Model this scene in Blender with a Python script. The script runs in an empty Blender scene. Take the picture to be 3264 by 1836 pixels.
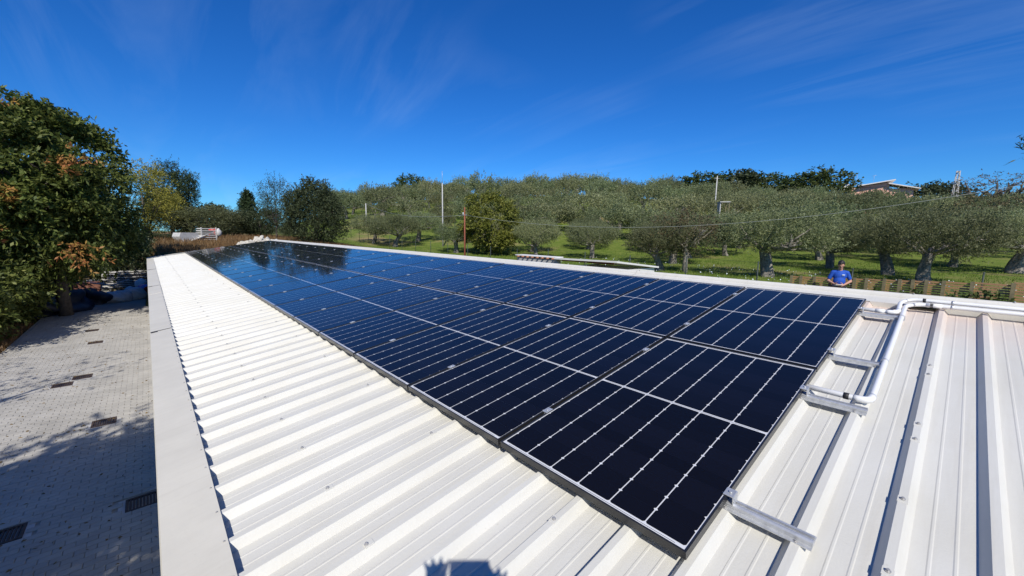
import bpy, math, random
import numpy as np
from mathutils import Vector, Matrix, Euler

sc = bpy.context.scene
COL = sc.collection

# ------------------------------------------------------------------ camera
F = 1281.35                                   # focal length in photo pixels (3264 wide)
BAS = np.array([[0.7422103877, -0.0824102705, 0.6650806625],
                [-0.6700615082, -0.1088587507, 0.7342801561],
                [0.0118876237, -0.9906353112, -0.1360160457]])
CAM = np.array([-1.356893, -0.542580, 3.9])
cd = bpy.data.cameras.new('camera'); cam = bpy.data.objects.new('camera', cd); COL.objects.link(cam)
cd.sensor_width = 36.0; cd.lens = 36.0 * F / 3264.0; cd.clip_start = 0.02; cd.clip_end = 4000
m = Matrix.Identity(4)
for i in range(3):
    m[i][0] = BAS[i, 0]; m[i][1] = -BAS[i, 1]; m[i][2] = -BAS[i, 2]; m[i][3] = CAM[i]
cam.matrix_world = m
sc.camera = cam

# ------------------------------------------------------------------ sky
SUN_EL, SUN_AZ = math.radians(42.2), math.radians(-142.2)      # azimuth from +Y towards +X
SUND = Vector((math.sin(SUN_AZ) * math.cos(SUN_EL), math.cos(SUN_AZ) * math.cos(SUN_EL), math.sin(SUN_EL)))
w = bpy.data.worlds.new('World'); sc.world = w; w.use_nodes = True
nt = w.node_tree; N = nt.nodes; LK = nt.links
for n in list(N): N.remove(n)
out = N.new('ShaderNodeOutputWorld'); bg = N.new('ShaderNodeBackground'); bg.inputs[1].default_value = 0.108
sky = N.new('ShaderNodeTexSky'); sky.sky_type = 'NISHITA'; sky.sun_disc = False
sky.sun_elevation = SUN_EL; sky.sun_rotation = SUN_AZ
sky.altitude = 900; sky.air_density = 1.0; sky.dust_density = 0.5; sky.ozone_density = 3.0
hs = N.new('ShaderNodeHueSaturation'); hs.inputs['Saturation'].default_value = 1.28; hs.inputs['Value'].default_value = 0.95
LK.new(sky.outputs[0], hs.inputs['Color'])
gain = N.new('ShaderNodeMix'); gain.data_type = 'RGBA'; gain.blend_type = 'MULTIPLY'; gain.inputs[0].default_value = 1.0
LK.new(hs.outputs[0], gain.inputs[6]); gain.inputs[7].default_value = (0.262, 0.625, 1.015, 1)     # deep dry-air blue
tc = N.new('ShaderNodeTexCoord'); sep = N.new('ShaderNodeSeparateXYZ'); LK.new(tc.outputs['Generated'], sep.inputs[0])
def wm(op, a, b=None):
    n = N.new('ShaderNodeMath'); n.operation = op
    for i, v in enumerate((a, b)):
        if v is None: continue
        if isinstance(v, (int, float)): n.inputs[i].default_value = v
        else: LK.new(v, n.inputs[i])
    return n.outputs[0]
zz = wm('ADD', wm('MAXIMUM', sep.outputs[2], 0.0), 0.16)
cx = wm('DIVIDE', sep.outputs[0], zz); cy = wm('DIVIDE', sep.outputs[1], zz)
cmb = N.new('ShaderNodeCombineXYZ'); LK.new(cx, cmb.inputs[0]); LK.new(cy, cmb.inputs[1])
mp = N.new('ShaderNodeMapping'); mp.inputs['Rotation'].default_value = (0, 0, math.radians(24)); mp.inputs['Scale'].default_value = (0.55, 2.6, 1)
mp.inputs['Location'].default_value = (4.4, 9.2, 0)
vr = N.new('ShaderNodeVectorRotate'); vr.rotation_type = 'Z_AXIS'; vr.inputs['Angle'].default_value = math.radians(92); LK.new(cmb.outputs[0], vr.inputs['Vector']); LK.new(vr.outputs[0], mp.inputs[0])
n1 = N.new('ShaderNodeTexNoise'); n1.inputs['Scale'].default_value = 1.1; n1.inputs['Detail'].default_value = 9; n1.inputs['Roughness'].default_value = 0.58; n1.inputs['Distortion'].default_value = 0.9
LK.new(mp.outputs[0], n1.inputs['Vector'])
n2 = N.new('ShaderNodeTexNoise'); n2.inputs['Scale'].default_value = 0.55; n2.inputs['Detail'].default_value = 3
va = N.new('ShaderNodeVectorMath'); va.inputs[1].default_value = (-2.0, 3.0, 0); LK.new(cmb.outputs[0], va.inputs[0]); LK.new(va.outputs[0], n2.inputs['Vector'])
r1 = N.new('ShaderNodeMapRange'); r1.inputs[1].default_value = 0.44; r1.inputs[2].default_value = 0.86; LK.new(n1.outputs[0], r1.inputs[0])
r2 = N.new('ShaderNodeMapRange'); r2.inputs[1].default_value = 0.42; r2.inputs[2].default_value = 0.66; LK.new(n2.outputs[0], r2.inputs[0])
cl = wm('MULTIPLY', wm('MULTIPLY', r1.outputs[0], r2.outputs[0]), 0.27)
mx = N.new('ShaderNodeMix'); mx.data_type = 'RGBA'
LK.new(cl, mx.inputs[0]); LK.new(gain.outputs[2], mx.inputs[6]); mx.inputs[7].default_value = (3.9, 5.2, 7.2, 1)
LK.new(mx.outputs[2], bg.inputs[0]); LK.new(bg.outputs[0], out.inputs[0])

# ------------------------------------------------------------------ sun, exposure
sd = bpy.data.lights.new('sun', 'SUN'); sd.energy = 4.2; sd.angle = math.radians(0.53); sd.color = (1.0, 0.955, 0.88)
so = bpy.data.objects.new('sun', sd); COL.objects.link(so); so.location = (0, 0, 60)
so.rotation_euler = SUND.to_track_quat('Z', 'Y').to_euler()
sc.view_settings.view_transform = 'Standard'; sc.view_settings.look = 'None'
sc.view_settings.exposure = 0.30; sc.view_settings.gamma = 1.0
sc.cycles.max_bounces = 6; sc.cycles.transparent_max_bounces = 8

# ------------------------------------------------------------------ helpers
K = 1.2671                                     # pixel constants below are in a 2576-wide copy of the photo
def ray(px, py):
    d = np.array([(px * K - 1632) / F, (py * K - 918) / F, 1.0]); return BAS @ d
def at_depth(px, py, D): return CAM + D * ray(px, py)
def ss(a, b, x):
    t = np.clip((np.asarray(x, float) - a) / (b - a), 0, 1); return t * t * (3 - 2 * t)
AZ = [-180, -60, 4, 11, 20, 30, 42, 60, 95, 120, 180]; HZ = [0, 0, 0, .12, .62, .84, .98, .90, .36, .34, 0]
def ground(x, y):
    x = np.asarray(x, float); y = np.asarray(y, float)
    yard = 2.4 * ss(44, 54, y) + 0.25 * ss(-5.2, -7.5, x)
    bank = 2.62 + 0.55 * ss(28, 42, y)
    left = yard + (bank - yard) * ss(-1.7, -0.9, x) * ss(26.4, 27.4, y)
    rr = np.hypot(x - 4, y)
    right = 1.55 + 0.45 * ss(22, 60, rr)
    right = right + (bank - right) * ss(23, 29, y) * (1 - ss(7, 20, x))
    z = left + (right - left) * ss(0.5, 4.0, x)
    r = np.hypot(x - CAM[0], y - CAM[1]); az = np.degrees(np.arctan2(x - CAM[0], y - CAM[1]))
    z = z + 12.2 * np.interp(az, AZ, HZ) * ss(38, 114, r) - 6 * ss(122, 300, r)
    return z
def gp(px, py):
    d = ray(px, py); t = 3.0
    for i in range(4000):
        p = CAM + t * d
        if p[2] < ground(p[0], p[1]): break
        t += 0.05 + t * 0.002
    return CAM + t * d

PITCH = 0.147729; Z0 = 2.76006                 # roof slope; height of the panel faces at their lower edge
VX = np.array([math.cos(PITCH), 0, math.sin(PITCH)]); NX = np.array([-math.sin(PITCH), 0, math.cos(PITCH)])
def RP(u, v, o=0.0): return np.array([0, u, Z0]) + v * VX + o * NX
RROT = (0, -PITCH, 0)

def link(o, parent=None):
    COL.objects.link(o)
    if parent is not None: o.parent = parent
    return o
def tag(o, label=None, cat=None, group=None, kind=None):
    if label: o['label'] = label
    if cat: o['category'] = cat
    if group: o['group'] = group
    if kind: o['kind'] = kind
    return o
def empty(name, loc=(0, 0, 0), rot=(0, 0, 0), label=None, cat=None, group=None):
    o = bpy.data.objects.new(name, None); o.empty_display_size = 0.2
    o.location = loc; o.rotation_euler = rot; link(o); return tag(o, label, cat, group)
def obj(name, me, parent=None, loc=(0, 0, 0), rot=(0, 0, 0), scale=(1, 1, 1)):
    o = bpy.data.objects.new(name, me); o.location = loc; o.rotation_euler = rot; o.scale = scale
    return link(o, parent)
def fastmesh(name, V, Fq, mat=None, smooth=False):
    me = bpy.data.meshes.new(name); V = np.asarray(V, np.float32); Fq = np.asarray(Fq, np.int32)
    n = Fq.shape[1]
    me.vertices.add(len(V)); me.vertices.foreach_set('co', V.ravel())
    me.loops.add(Fq.size); me.loops.foreach_set('vertex_index', Fq.ravel())
    me.polygons.add(len(Fq)); me.polygons.foreach_set('loop_start', np.arange(0, Fq.size, n, dtype=np.int32))
    me.polygons.foreach_set('loop_total', np.full(len(Fq), n, np.int32))
    if smooth: me.polygons.foreach_set('use_smooth', np.ones(len(Fq), bool))
    me.update(calc_edges=True)
    if mat: me.materials.append(mat)
    return me
class MB:
    def __init__(s): s.v = []; s.f = []; s.sm = []
    def add(s, vs, fs, smooth=False):
        b = len(s.v); s.v += [tuple(map(float, p)) for p in vs]
        s.f += [tuple(i + b for i in f) for f in fs]; s.sm += [smooth] * len(fs); return s
    def box(s, c, d, rot=None):
        h = np.array(d) / 2.0; P = [np.array([x, y, z]) * h for z in (-1, 1) for y in (-1, 1) for x in (-1, 1)]
        if rot is not None: R = np.array(Euler(rot).to_matrix()); P = [R @ p for p in P]
        return s.add([p + np.array(c) for p in P], [(0, 2, 3, 1), (4, 5, 7, 6), (0, 1, 5, 4), (2, 6, 7, 3), (0, 4, 6, 2), (1, 3, 7, 5)])
    def bbox(s, c, d, b=0.01):                  # box with chamfered top edge
        x, y, z = np.array(d) / 2.0; c = np.array(c)
        L = [(x, y, -z), (x, y, z - b), (x - b, y - b, z)]
        vs = []
        for X, Y, Z in L: vs += [c + np.array(q) for q in ((-X, -Y, Z), (X, -Y, Z), (X, Y, Z), (-X, Y, Z))]
        fs = [(3, 2, 1, 0), (8, 9, 10, 11)]
        for l in (0, 4):
            for i in range(4): j = (i + 1) % 4; fs.append((l + i, l + j, l + 4 + j, l + 4 + i))
        return s.add(vs, fs)
    def tube(s, pts, rad, n=8, cap=True, smooth=True, wob=None):
        pts = [np.array(p, float) for p in pts]
        if np.isscalar(rad): rad = [rad] * len(pts)
        vs = []; ref = None
        for i, p in enumerate(pts):
            t = pts[min(i + 1, len(pts) - 1)] - pts[max(i - 1, 0)]; t = t / (np.linalg.norm(t) + 1e-9)
            if ref is None: ref = np.array([1, 0, 0]) if abs(t[0]) < 0.8 else np.array([0, 1, 0])
            a = ref - t * (ref @ t); a /= np.linalg.norm(a) + 1e-9; b = np.cross(t, a); ref = a
            for k in range(n):
                q = 2 * math.pi * k / n; r = rad[i] * (wob(i, k) if wob else 1)
                vs.append(p + r * (math.cos(q) * a + math.sin(q) * b))
        fs = []
        for i in range(len(pts) - 1):
            for k in range(n): fs.append((i * n + k, i * n + (k + 1) % n, (i + 1) * n + (k + 1) % n, (i + 1) * n + k))
        s.add(vs, fs, smooth)
        if cap:
            b = len(s.v) - len(vs); s.f += [tuple(b + k for k in reversed(range(n))), tuple(b + (len(pts) - 1) * n + k for k in range(n))]; s.sm += [False, False]
        return s
    def ball(s, c, r, nu=12, nv=8):
        r = np.array([r] * 3 if np.isscalar(r) else r, float); c = np.array(c, float)
        vs = [c + r * np.array([0, 0, 1])]
        for j in range(1, nv):
            th = math.pi * j / nv
            for i in range(nu): ph = 2 * math.pi * i / nu; vs.append(c + r * np.array([math.sin(th) * math.cos(ph), math.sin(th) * math.sin(ph), math.cos(th)]))
        vs.append(c - r * np.array([0, 0, 1])); fs = []
        for i in range(nu): fs.append((0, 1 + i, 1 + (i + 1) % nu))
        for j in range(nv - 2):
            for i in range(nu): a = 1 + j * nu + i; b = 1 + j * nu + (i + 1) % nu; fs.append((a, a + nu, b + nu, b))
        e = len(vs) - 1
        for i in range(nu): fs.append((e, 1 + (nv - 2) * nu + (i + 1) % nu, 1 + (nv - 2) * nu + i))
        return s.add(vs, fs, True)
    def extr(s, prof, y0, y1, close=False):     # profile in x,z swept along y
        n = len(prof); vs = [(p[0], y0, p[1]) for p in prof] + [(p[0], y1, p[1]) for p in prof]
        fs = [(i, i + 1, n + i + 1, n + i) for i in range(n - 1)]
        if close: fs += [(n - 1, 0, n, 2 * n - 1), tuple(reversed(range(n))), tuple(range(n, 2 * n))]
        return s.add(vs, fs)
    def mesh(s, name, mat):
        me = bpy.data.meshes.new(name); me.from_pydata(s.v, [], s.f); me.polygons.foreach_set('use_smooth', s.sm)
        me.update(); me.materials.append(mat); return me
    def build(s, name, mat, parent=None, **kw): return obj(name, s.mesh(name, mat), parent, **kw)

# ------------------------------------------------------------------ materials
def srgb(r, g, b):
    return tuple(((c / 255) / 12.92 if c / 255 <= 0.04045 else ((c / 255 + 0.055) / 1.055) ** 2.4) for c in (r, g, b)) + (1,)
def newmat(name):
    M = bpy.data.materials.new(name); M.use_nodes = True; nd = M.node_tree.nodes
    return M, nd, M.node_tree.links, nd['Principled BSDF']
def mat(name, c, rough=0.6, metal=0.0, var=0.12, scale=6.0, bump=0.0, bscale=60.0, island=0.0, c2=None, spec=0.5, lo=0.35, hi=0.7):
    M, nd, lk, p = newmat(name)
    c = tuple(c[:3]) + (1,)
    p.inputs['Roughness'].default_value = rough; p.inputs['Metallic'].default_value = metal; p.inputs['Specular IOR Level'].default_value = spec
    tcn = nd.new('ShaderNodeTexCoord'); nz = nd.new('ShaderNodeTexNoise'); nz.inputs['Scale'].default_value = scale; nz.inputs['Detail'].default_value = 6; nz.inputs['Roughness'].default_value = 0.62
    geo = nd.new('ShaderNodeNewGeometry'); lk.new(geo.outputs['Position'], nz.inputs['Vector'])
    mr = nd.new('ShaderNodeMapRange'); mr.inputs[1].default_value = lo; mr.inputs[2].default_value = hi; lk.new(nz.outputs[0], mr.inputs[0])
    mixn = nd.new('ShaderNodeMix'); mixn.data_type = 'RGBA'; lk.new(mr.outputs[0], mixn.inputs[0])
    mixn.inputs[6].default_value = c; mixn.inputs[7].default_value = (tuple(c2[:3]) + (1,)) if c2 else tuple(x * (1 - 2 * var) for x in c[:3]) + (1,)
    col = mixn.outputs[2]
    if island:
        m2 = nd.new('ShaderNodeMapRange'); m2.inputs[3].default_value = 1 - island; m2.inputs[4].default_value = 1 + island
        lk.new(geo.outputs['Random Per Island'], m2.inputs[0])
        h = nd.new('ShaderNodeHueSaturation'); lk.new(m2.outputs[0], h.inputs['Value']); lk.new(col, h.inputs['Color']); col = h.outputs[0]
    lk.new(col, p.inputs['Base Color'])
    if bump:
        nb = nd.new('ShaderNodeTexNoise'); nb.inputs['Scale'].default_value = bscale; nb.inputs['Detail'].default_value = 4; lk.new(geo.outputs['Position'], nb.inputs['Vector'])
        bp = nd.new('ShaderNodeBump'); bp.inputs['Strength'].default_value = bump; bp.inputs['Distance'].default_value = 0.02; lk.new(nb.outputs[0], bp.inputs['Height']); lk.new(bp.outputs[0], p.inputs['Normal'])
    return M
def leafmat(name, c1, c2, c3=None, transl=0.3, rough=0.5, objvar=0.15):
    M, nd, lk, p = newmat(name); geo = nd.new('ShaderNodeNewGeometry'); oi = nd.new('ShaderNodeObjectInfo')
    rp = nd.new('ShaderNodeValToRGB'); lk.new(geo.outputs['Random Per Island'], rp.inputs[0]); e = rp.color_ramp.elements
    e[0].color = tuple(c1) + (1,); e[1].color = tuple(c2) + (1,)
    if c3: q = rp.color_ramp.elements.new(0.9); q.color = tuple(c2) + (1,); e[-1].color = tuple(c3) + (1,)
    mr = nd.new('ShaderNodeMapRange'); mr.inputs[3].default_value = 1 - objvar; mr.inputs[4].default_value = 1 + objvar; lk.new(oi.outputs['Random'], mr.inputs[0])
    h = nd.new('ShaderNodeHueSaturation'); lk.new(rp.outputs[0], h.inputs['Color']); lk.new(mr.outputs[0], h.inputs['Value'])
    hu = nd.new('ShaderNodeMath'); hu.operation = 'FRACT'; h7 = nd.new('ShaderNodeMath'); h7.operation = 'MULTIPLY'; h7.inputs[1].default_value = 7.3; lk.new(oi.outputs['Random'], h7.inputs[0]); lk.new(h7.outputs[0], hu.inputs[0])
    hm = nd.new('ShaderNodeMapRange'); hm.inputs[3].default_value = 0.5 - objvar * .09; hm.inputs[4].default_value = 0.5 + objvar * .07; lk.new(hu.outputs[0], hm.inputs[0]); lk.new(hm.outputs[0], h.inputs['Hue'])
    lk.new(h.outputs[0], p.inputs['Base Color']); p.inputs['Roughness'].default_value = rough; p.inputs['Specular IOR Level'].default_value = 0.2
    t = nd.new('ShaderNodeBsdfTranslucent'); lk.new(h.outputs[0], t.inputs[0]); mxs = nd.new('ShaderNodeMixShader'); mxs.inputs[0].default_value = transl
    lk.new(p.outputs[0], mxs.inputs[1]); lk.new(t.outputs[0], mxs.inputs[2]); lk.new(mxs.outputs[0], nd['Material Output'].inputs[0])
    return M
MAT = {}
MAT['roof'] = mat('roof_paint', (0.605, 0.594, 0.545), 0.5, var=0.05, scale=2.2, c2=(0.565, 0.55, 0.49), bump=0.05, bscale=90)
def dirty(M, rust):
    nd = M.node_tree.nodes; lk = M.node_tree.links; p = nd['Principled BSDF']; src = p.inputs['Base Color'].links[0].from_socket
    geo = nd.new('ShaderNodeNewGeometry'); mp_ = nd.new('ShaderNodeMapping'); mp_.inputs['Scale'].default_value = (0.7, 14, 0.7); lk.new(geo.outputs['Position'], mp_.inputs[0])
    a = nd.new('ShaderNodeTexNoise'); a.inputs['Scale'].default_value = 1.6; a.inputs['Detail'].default_value = 8; a.inputs['Roughness'].default_value = 0.7; lk.new(mp_.outputs[0], a.inputs['Vector'])
    r = nd.new('ShaderNodeMapRange'); r.inputs[1].default_value = 0.50; r.inputs[2].default_value = 0.80; r.inputs[4].default_value = 0.30; lk.new(a.outputs[0], r.inputs[0])
    x = nd.new('ShaderNodeMix'); x.data_type = 'RGBA'; lk.new(r.outputs[0], x.inputs[0]); lk.new(src, x.inputs[6]); x.inputs[7].default_value = (0.42, 0.39, 0.32, 1); c = x.outputs[2]
    b = nd.new('ShaderNodeTexNoise'); b.inputs['Scale'].default_value = 55; b.inputs['Detail'].default_value = 3; lk.new(geo.outputs['Position'], b.inputs['Vector'])
    r = nd.new('ShaderNodeMapRange'); r.inputs[1].default_value = 0.70; r.inputs[2].default_value = 0.80; r.inputs[4].default_value = 0.3; lk.new(b.outputs[0], r.inputs[0])
    x = nd.new('ShaderNodeMix'); x.data_type = 'RGBA'; lk.new(r.outputs[0], x.inputs[0]); lk.new(c, x.inputs[6]); x.inputs[7].default_value = (0.30, 0.27, 0.22, 1); c = x.outputs[2]
    if rust:                                    # reddish drill dust washed down from the ridge
        sx_ = nd.new('ShaderNodeSeparateXYZ'); lk.new(geo.outputs['Position'], sx_.inputs[0]); q = nd.new('ShaderNodeMapRange'); q.inputs[1].default_value = 2.9; q.inputs[2].default_value = 3.85; lk.new(sx_.outputs[0], q.inputs[0])
        n_ = nd.new('ShaderNodeTexNoise'); n_.inputs['Scale'].default_value = 3.2; n_.inputs['Detail'].default_value = 6; lk.new(geo.outputs['Position'], n_.inputs['Vector'])
        k_ = nd.new('ShaderNodeMath'); k_.operation = 'MULTIPLY'; lk.new(q.outputs[0], k_.inputs[0]); lk.new(n_.outputs[0], k_.inputs[1])
        x = nd.new('ShaderNodeMix'); x.data_type = 'RGBA'; lk.new(k_.outputs[0], x.inputs[0]); lk.new(c, x.inputs[6]); x.inputs[7].default_value = (0.64, 0.46, 0.37, 1); c = x.outputs[2]
    lk.new(c, p.inputs['Base Color'])
dirty(MAT['roof'], True)
MAT['flash'] = mat('grey_flashing', (0.62, 0.59, 0.51), 0.5, var=0.05, scale=3, bump=0.04, bscale=40)
MAT['cap'] = mat('ridge_paint', (0.64, 0.62, 0.56), 0.42, var=0.04, scale=3)
dirty(MAT['flash'], False); dirty(MAT['cap'], False)
MAT['frame'] = mat('black_anodised', (0.018, 0.018, 0.019), 0.32, metal=0.0, var=0.1, spec=0.6)
MAT['back'] = mat('white_backsheet', (0.62, 0.63, 0.65), 0.5, var=0.03)
MAT['ribbon'] = mat('bus_ribbon', (0.12, 0.12, 0.13), 0.4, var=0.05)
MAT['alu'] = mat('bare_aluminium', (0.66, 0.67, 0.68), 0.42, metal=0.6, var=0.12, scale=30)
MAT['steel'] = mat('zinc_screw', (0.50, 0.49, 0.48), 0.45, metal=0.4, var=0.15)
MAT['pvc'] = mat('white_pvc', (0.74, 0.74, 0.73), 0.3, var=0.03)
MAT['dark'] = mat('black_rubber', (0.02, 0.02, 0.022), 0.6)
MAT['plaster'] = mat('plaster', (0.62, 0.58, 0.50), 0.85, var=0.1, bump=0.2)
MAT['whitewall'] = mat('white_wall', (0.74, 0.72, 0.68), 0.85, var=0.08, scale=3)
MAT['paver'] = mat('paver', (0.40, 0.38, 0.34), 0.85, var=0.12, scale=1.2, island=0.07, bump=0.15, bscale=120)
MAT['sand'] = mat('joint_sand', (0.345, 0.325, 0.29), 0.95, var=0.15, scale=4)
MAT['iron'] = mat('rusty_iron', (0.085, 0.055, 0.042), 0.75, var=0.3, scale=20, bump=0.2)
MAT['bark_olive'] = mat('olive_bark', (0.30, 0.27, 0.225), 0.9, var=0.38, scale=9, bump=0.9, bscale=16)
MAT['bark'] = mat('bark', (0.12, 0.10, 0.08), 0.9, var=0.3, scale=8, bump=0.7, bscale=18)
MAT['wood'] = mat('fence_slat', (0.48, 0.26, 0.12), 0.75, var=0.2, scale=12, island=0.18, c2=(0.38, 0.22, 0.11))
MAT['post'] = mat('treated_post', (0.19, 0.16, 0.085), 0.8, var=0.2, scale=10)
MAT['concrete'] = mat('concrete', (0.50, 0.49, 0.47), 0.85, var=0.15, scale=6, bump=0.2)
MAT['rust'] = mat('rust_red', (0.30, 0.085, 0.045), 0.8, var=0.25, scale=8)
MAT['green_metal'] = mat('green_post', (0.03, 0.045, 0.035), 0.6)
MAT['stone'] = mat('pale_stone', (0.58, 0.54, 0.46), 0.9, var=0.2, scale=5, island=0.18, bump=0.4, bscale=14)
MAT['tile'] = mat('roof_tile', (0.45, 0.20, 0.11), 0.8, var=0.2, scale=8, island=0.15)
MAT['pink'] = mat('pink_render', (0.86, 0.48, 0.36), 0.85, var=0.06)
MAT['tarp'] = mat('dark_tarp', (0.022, 0.028, 0.045), 0.55, var=0.2, scale=4, bump=0.3, bscale=12)
MAT['sack'] = mat('white_sack', (0.74, 0.73, 0.72), 0.7, var=0.15, scale=6, bump=0.5, bscale=14)
MAT['blue'] = mat('blue_plastic', (0.03, 0.15, 0.55), 0.35, var=0.05)
MAT['red'] = mat('red_plastic', (0.55, 0.05, 0.03), 0.4, var=0.05)
MAT['board'] = mat('grey_board', (0.60, 0.58, 0.54), 0.8, var=0.15, island=0.15)
MAT['brick'] = mat('red_brick', (0.30, 0.13, 0.085), 0.85, var=0.2, island=0.15)
MAT['skin'] = mat('skin', (0.50, 0.27, 0.19), 0.55, var=0.06, scale=20)
MAT['shirt'] = mat('blue_cotton', (0.009, 0.075, 0.42), 0.8, var=0.08, scale=14, bump=0.3, bscale=25)
MAT['hair'] = mat('dark_hair', (0.018, 0.013, 0.010), 0.5, var=0.2, scale=60)
MAT['trouser'] = mat('dark_trousers', (0.03, 0.03, 0.035), 0.85)
MAT['print'] = mat('white_print', (0.70, 0.76, 0.82), 0.7, var=0.02)
MAT['wire'] = mat('cable_sheath', (0.30, 0.32, 0.30), 0.6)
MAT['soil'] = mat('bare_soil', (0.13, 0.095, 0.06), 0.95)
# photovoltaic cell
M, nd, lk, p = newmat('solar_cell'); geo = nd.new('ShaderNodeNewGeometry')
h = nd.new('ShaderNodeMapRange'); h.inputs[3].default_value = 0.75; h.inputs[4].default_value = 1.3; lk.new(geo.outputs['Random Per Island'], h.inputs[0])
hv = nd.new('ShaderNodeHueSaturation'); hv.inputs['Color'].default_value = (0.0030, 0.0034, 0.0075, 1); lk.new(h.outputs[0], hv.inputs['Value']); lk.new(hv.outputs[0], p.inputs['Base Color'])
p.inputs['Roughness'].default_value = 0.6; p.inputs['Specular IOR Level'].default_value = 0.12; MAT['cell'] = M
# cover glass
M, nd, lk, p = newmat('cover_glass'); nd.remove(p)
tr = nd.new('ShaderNodeBsdfTransparent'); gl = nd.new('ShaderNodeBsdfGlossy'); gl.inputs['Roughness'].default_value = 0.055
mxs = nd.new('ShaderNodeMixShader')
geo = nd.new('ShaderNodeNewGeometry'); nb = nd.new('ShaderNodeTexNoise'); nb.inputs['Scale'].default_value = 2.2; lk.new(geo.outputs['Position'], nb.inputs['Vector'])
bp = nd.new('ShaderNodeBump'); bp.inputs['Strength'].default_value = 0.12; bp.inputs['Distance'].default_value = 0.01; lk.new(nb.outputs[0], bp.inputs['Height']); lk.new(bp.outputs[0], gl.inputs['Normal'])
dt = nd.new('ShaderNodeVectorMath'); dt.operation = 'DOT_PRODUCT'; lk.new(geo.outputs['Normal'], dt.inputs[0]); lk.new(geo.outputs['Incoming'], dt.inputs[1])
def gmath(op, a, b=0.0):
    n = nd.new('ShaderNodeMath'); n.operation = op
    for i_, v_ in enumerate((a, b)):
        if isinstance(v_, (int, float)): n.inputs[i_].default_value = v_
        else: lk.new(v_, n.inputs[i_])
    return n.outputs[0]
fr = gmath('ADD', gmath('MULTIPLY', gmath('POWER', gmath('SUBTRACT', 1.0, gmath('ABSOLUTE', dt.outputs['Value'])), 5.0), 0.99), 0.002)   # same reflectance from both faces of the pane
lk.new(fr, mxs.inputs[0]); lk.new(tr.outputs[0], mxs.inputs[1]); lk.new(gl.outputs[0], mxs.inputs[2]); lk.new(mxs.outputs[0], nd['Material Output'].inputs[0]); MAT['glass'] = M
# foliage
MAT['l_olive'] = leafmat('olive_leaf', (0.135, 0.16, 0.065), (0.24, 0.265, 0.13), (0.33, 0.35, 0.21), 0.38, 0.6, 0.30)
MAT['l_ail'] = leafmat('broad_leaf', (0.065, 0.095, 0.022), (0.18, 0.21, 0.05), (0.30, 0.31, 0.10), 0.4)
MAT['l_autumn'] = leafmat('autumn_leaf', (0.46, 0.20, 0.07), (0.42, 0.30, 0.07), (0.26, 0.30, 0.06), 0.4)
MAT['l_dark'] = leafmat('dark_leaf', (0.038, 0.052, 0.022), (0.09, 0.11, 0.05), (0.16, 0.175, 0.095), 0.28)
MAT['l_pine'] = leafmat('pine_needle', (0.028, 0.048, 0.02), (0.075, 0.11, 0.044), None, 0.22)
MAT['l_yellow'] = leafmat('yellowing_leaf', (0.22, 0.21, 0.05), (0.36, 0.31, 0.065), (0.42, 0.31, 0.06), 0.45)
MAT['l_walnut'] = leafmat('light_green_leaf', (0.14, 0.17, 0.03), (0.28, 0.31, 0.065), (0.34, 0.33, 0.09), 0.45)
MAT['l_brown'] = leafmat('browning_leaf', (0.10, 0.085, 0.045), (0.16, 0.125, 0.065), (0.20, 0.13, 0.05), 0.25)
MAT['l_fig'] = leafmat('mid_leaf', (0.04, 0.065, 0.018), (0.08, 0.11, 0.032), (0.12, 0.14, 0.045), 0.3)
MAT['grassb'] = leafmat('grass_blade', (0.085, 0.15, 0.018), (0.18, 0.25, 0.04), (0.26, 0.25, 0.09), 0.35)
MAT['dry'] = leafmat('dry_grass', (0.16, 0.10, 0.042), (0.23, 0.15, 0.062), (0.28, 0.21, 0.10), 0.2)
# ground: grass, dry grass and bare earth by place
M, nd, lk, p = newmat('ground'); geo = nd.new('ShaderNodeNewGeometry'); p.inputs['Roughness'].default_value = 0.95; p.inputs['Specular IOR Level'].default_value = 0.15
def gn(scale, detail=6):
    n = nd.new('ShaderNodeTexNoise'); n.inputs['Scale'].default_value = scale; n.inputs['Detail'].default_value = detail; n.inputs['Roughness'].default_value = 0.65; lk.new(geo.outputs['Position'], n.inputs['Vector']); return n.outputs[0]
def gr(x, a, b):
    n = nd.new('ShaderNodeMapRange'); n.inputs[1].default_value = a; n.inputs[2].default_value = b; lk.new(x, n.inputs[0]); return n.outputs[0]
def gm(f, a, b):
    n = nd.new('ShaderNodeMix'); n.data_type = 'RGBA'; lk.new(f, n.inputs[0])
    for i, c in ((6, a), (7, b)):
        if isinstance(c, tuple): n.inputs[i].default_value = c + (1,)
        else: lk.new(c, n.inputs[i])
    return n.outputs[2]
def gmul(a, b):
    n = nd.new('ShaderNodeMath'); n.operation = 'MULTIPLY'; lk.new(a, n.inputs[0]); lk.new(b, n.inputs[1]); return n.outputs[0]
sx = nd.new('ShaderNodeSeparateXYZ'); lk.new(geo.outputs['Position'], sx.inputs[0])
green = gm(gr(gn(1.4), 0.35, 0.68), (0.085, 0.135, 0.018), (0.17, 0.20, 0.042))
green = gm(gr(gn(0.11, 4), 0.50, 0.66), green, (0.27, 0.21, 0.095))
dry = gm(gr(gn(1.1), 0.35, 0.7), (0.20, 0.125, 0.055), (0.13, 0.10, 0.045))
farb = gmul(gr(sx.outputs[1], 25.0, 29.0), gr(sx.outputs[0], 13.0, 6.0))
soil = gm(gr(gn(2.0), 0.4, 0.65), (0.075, 0.058, 0.036), (0.055, 0.065, 0.022))
col = gm(farb, green, dry); col = gm(gmul(gr(sx.outputs[0], -4.6, -5.1), gr(sx.outputs[1], 46.0, 43.0)), col, soil)
lk.new(col, p.inputs['Base Color'])
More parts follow.
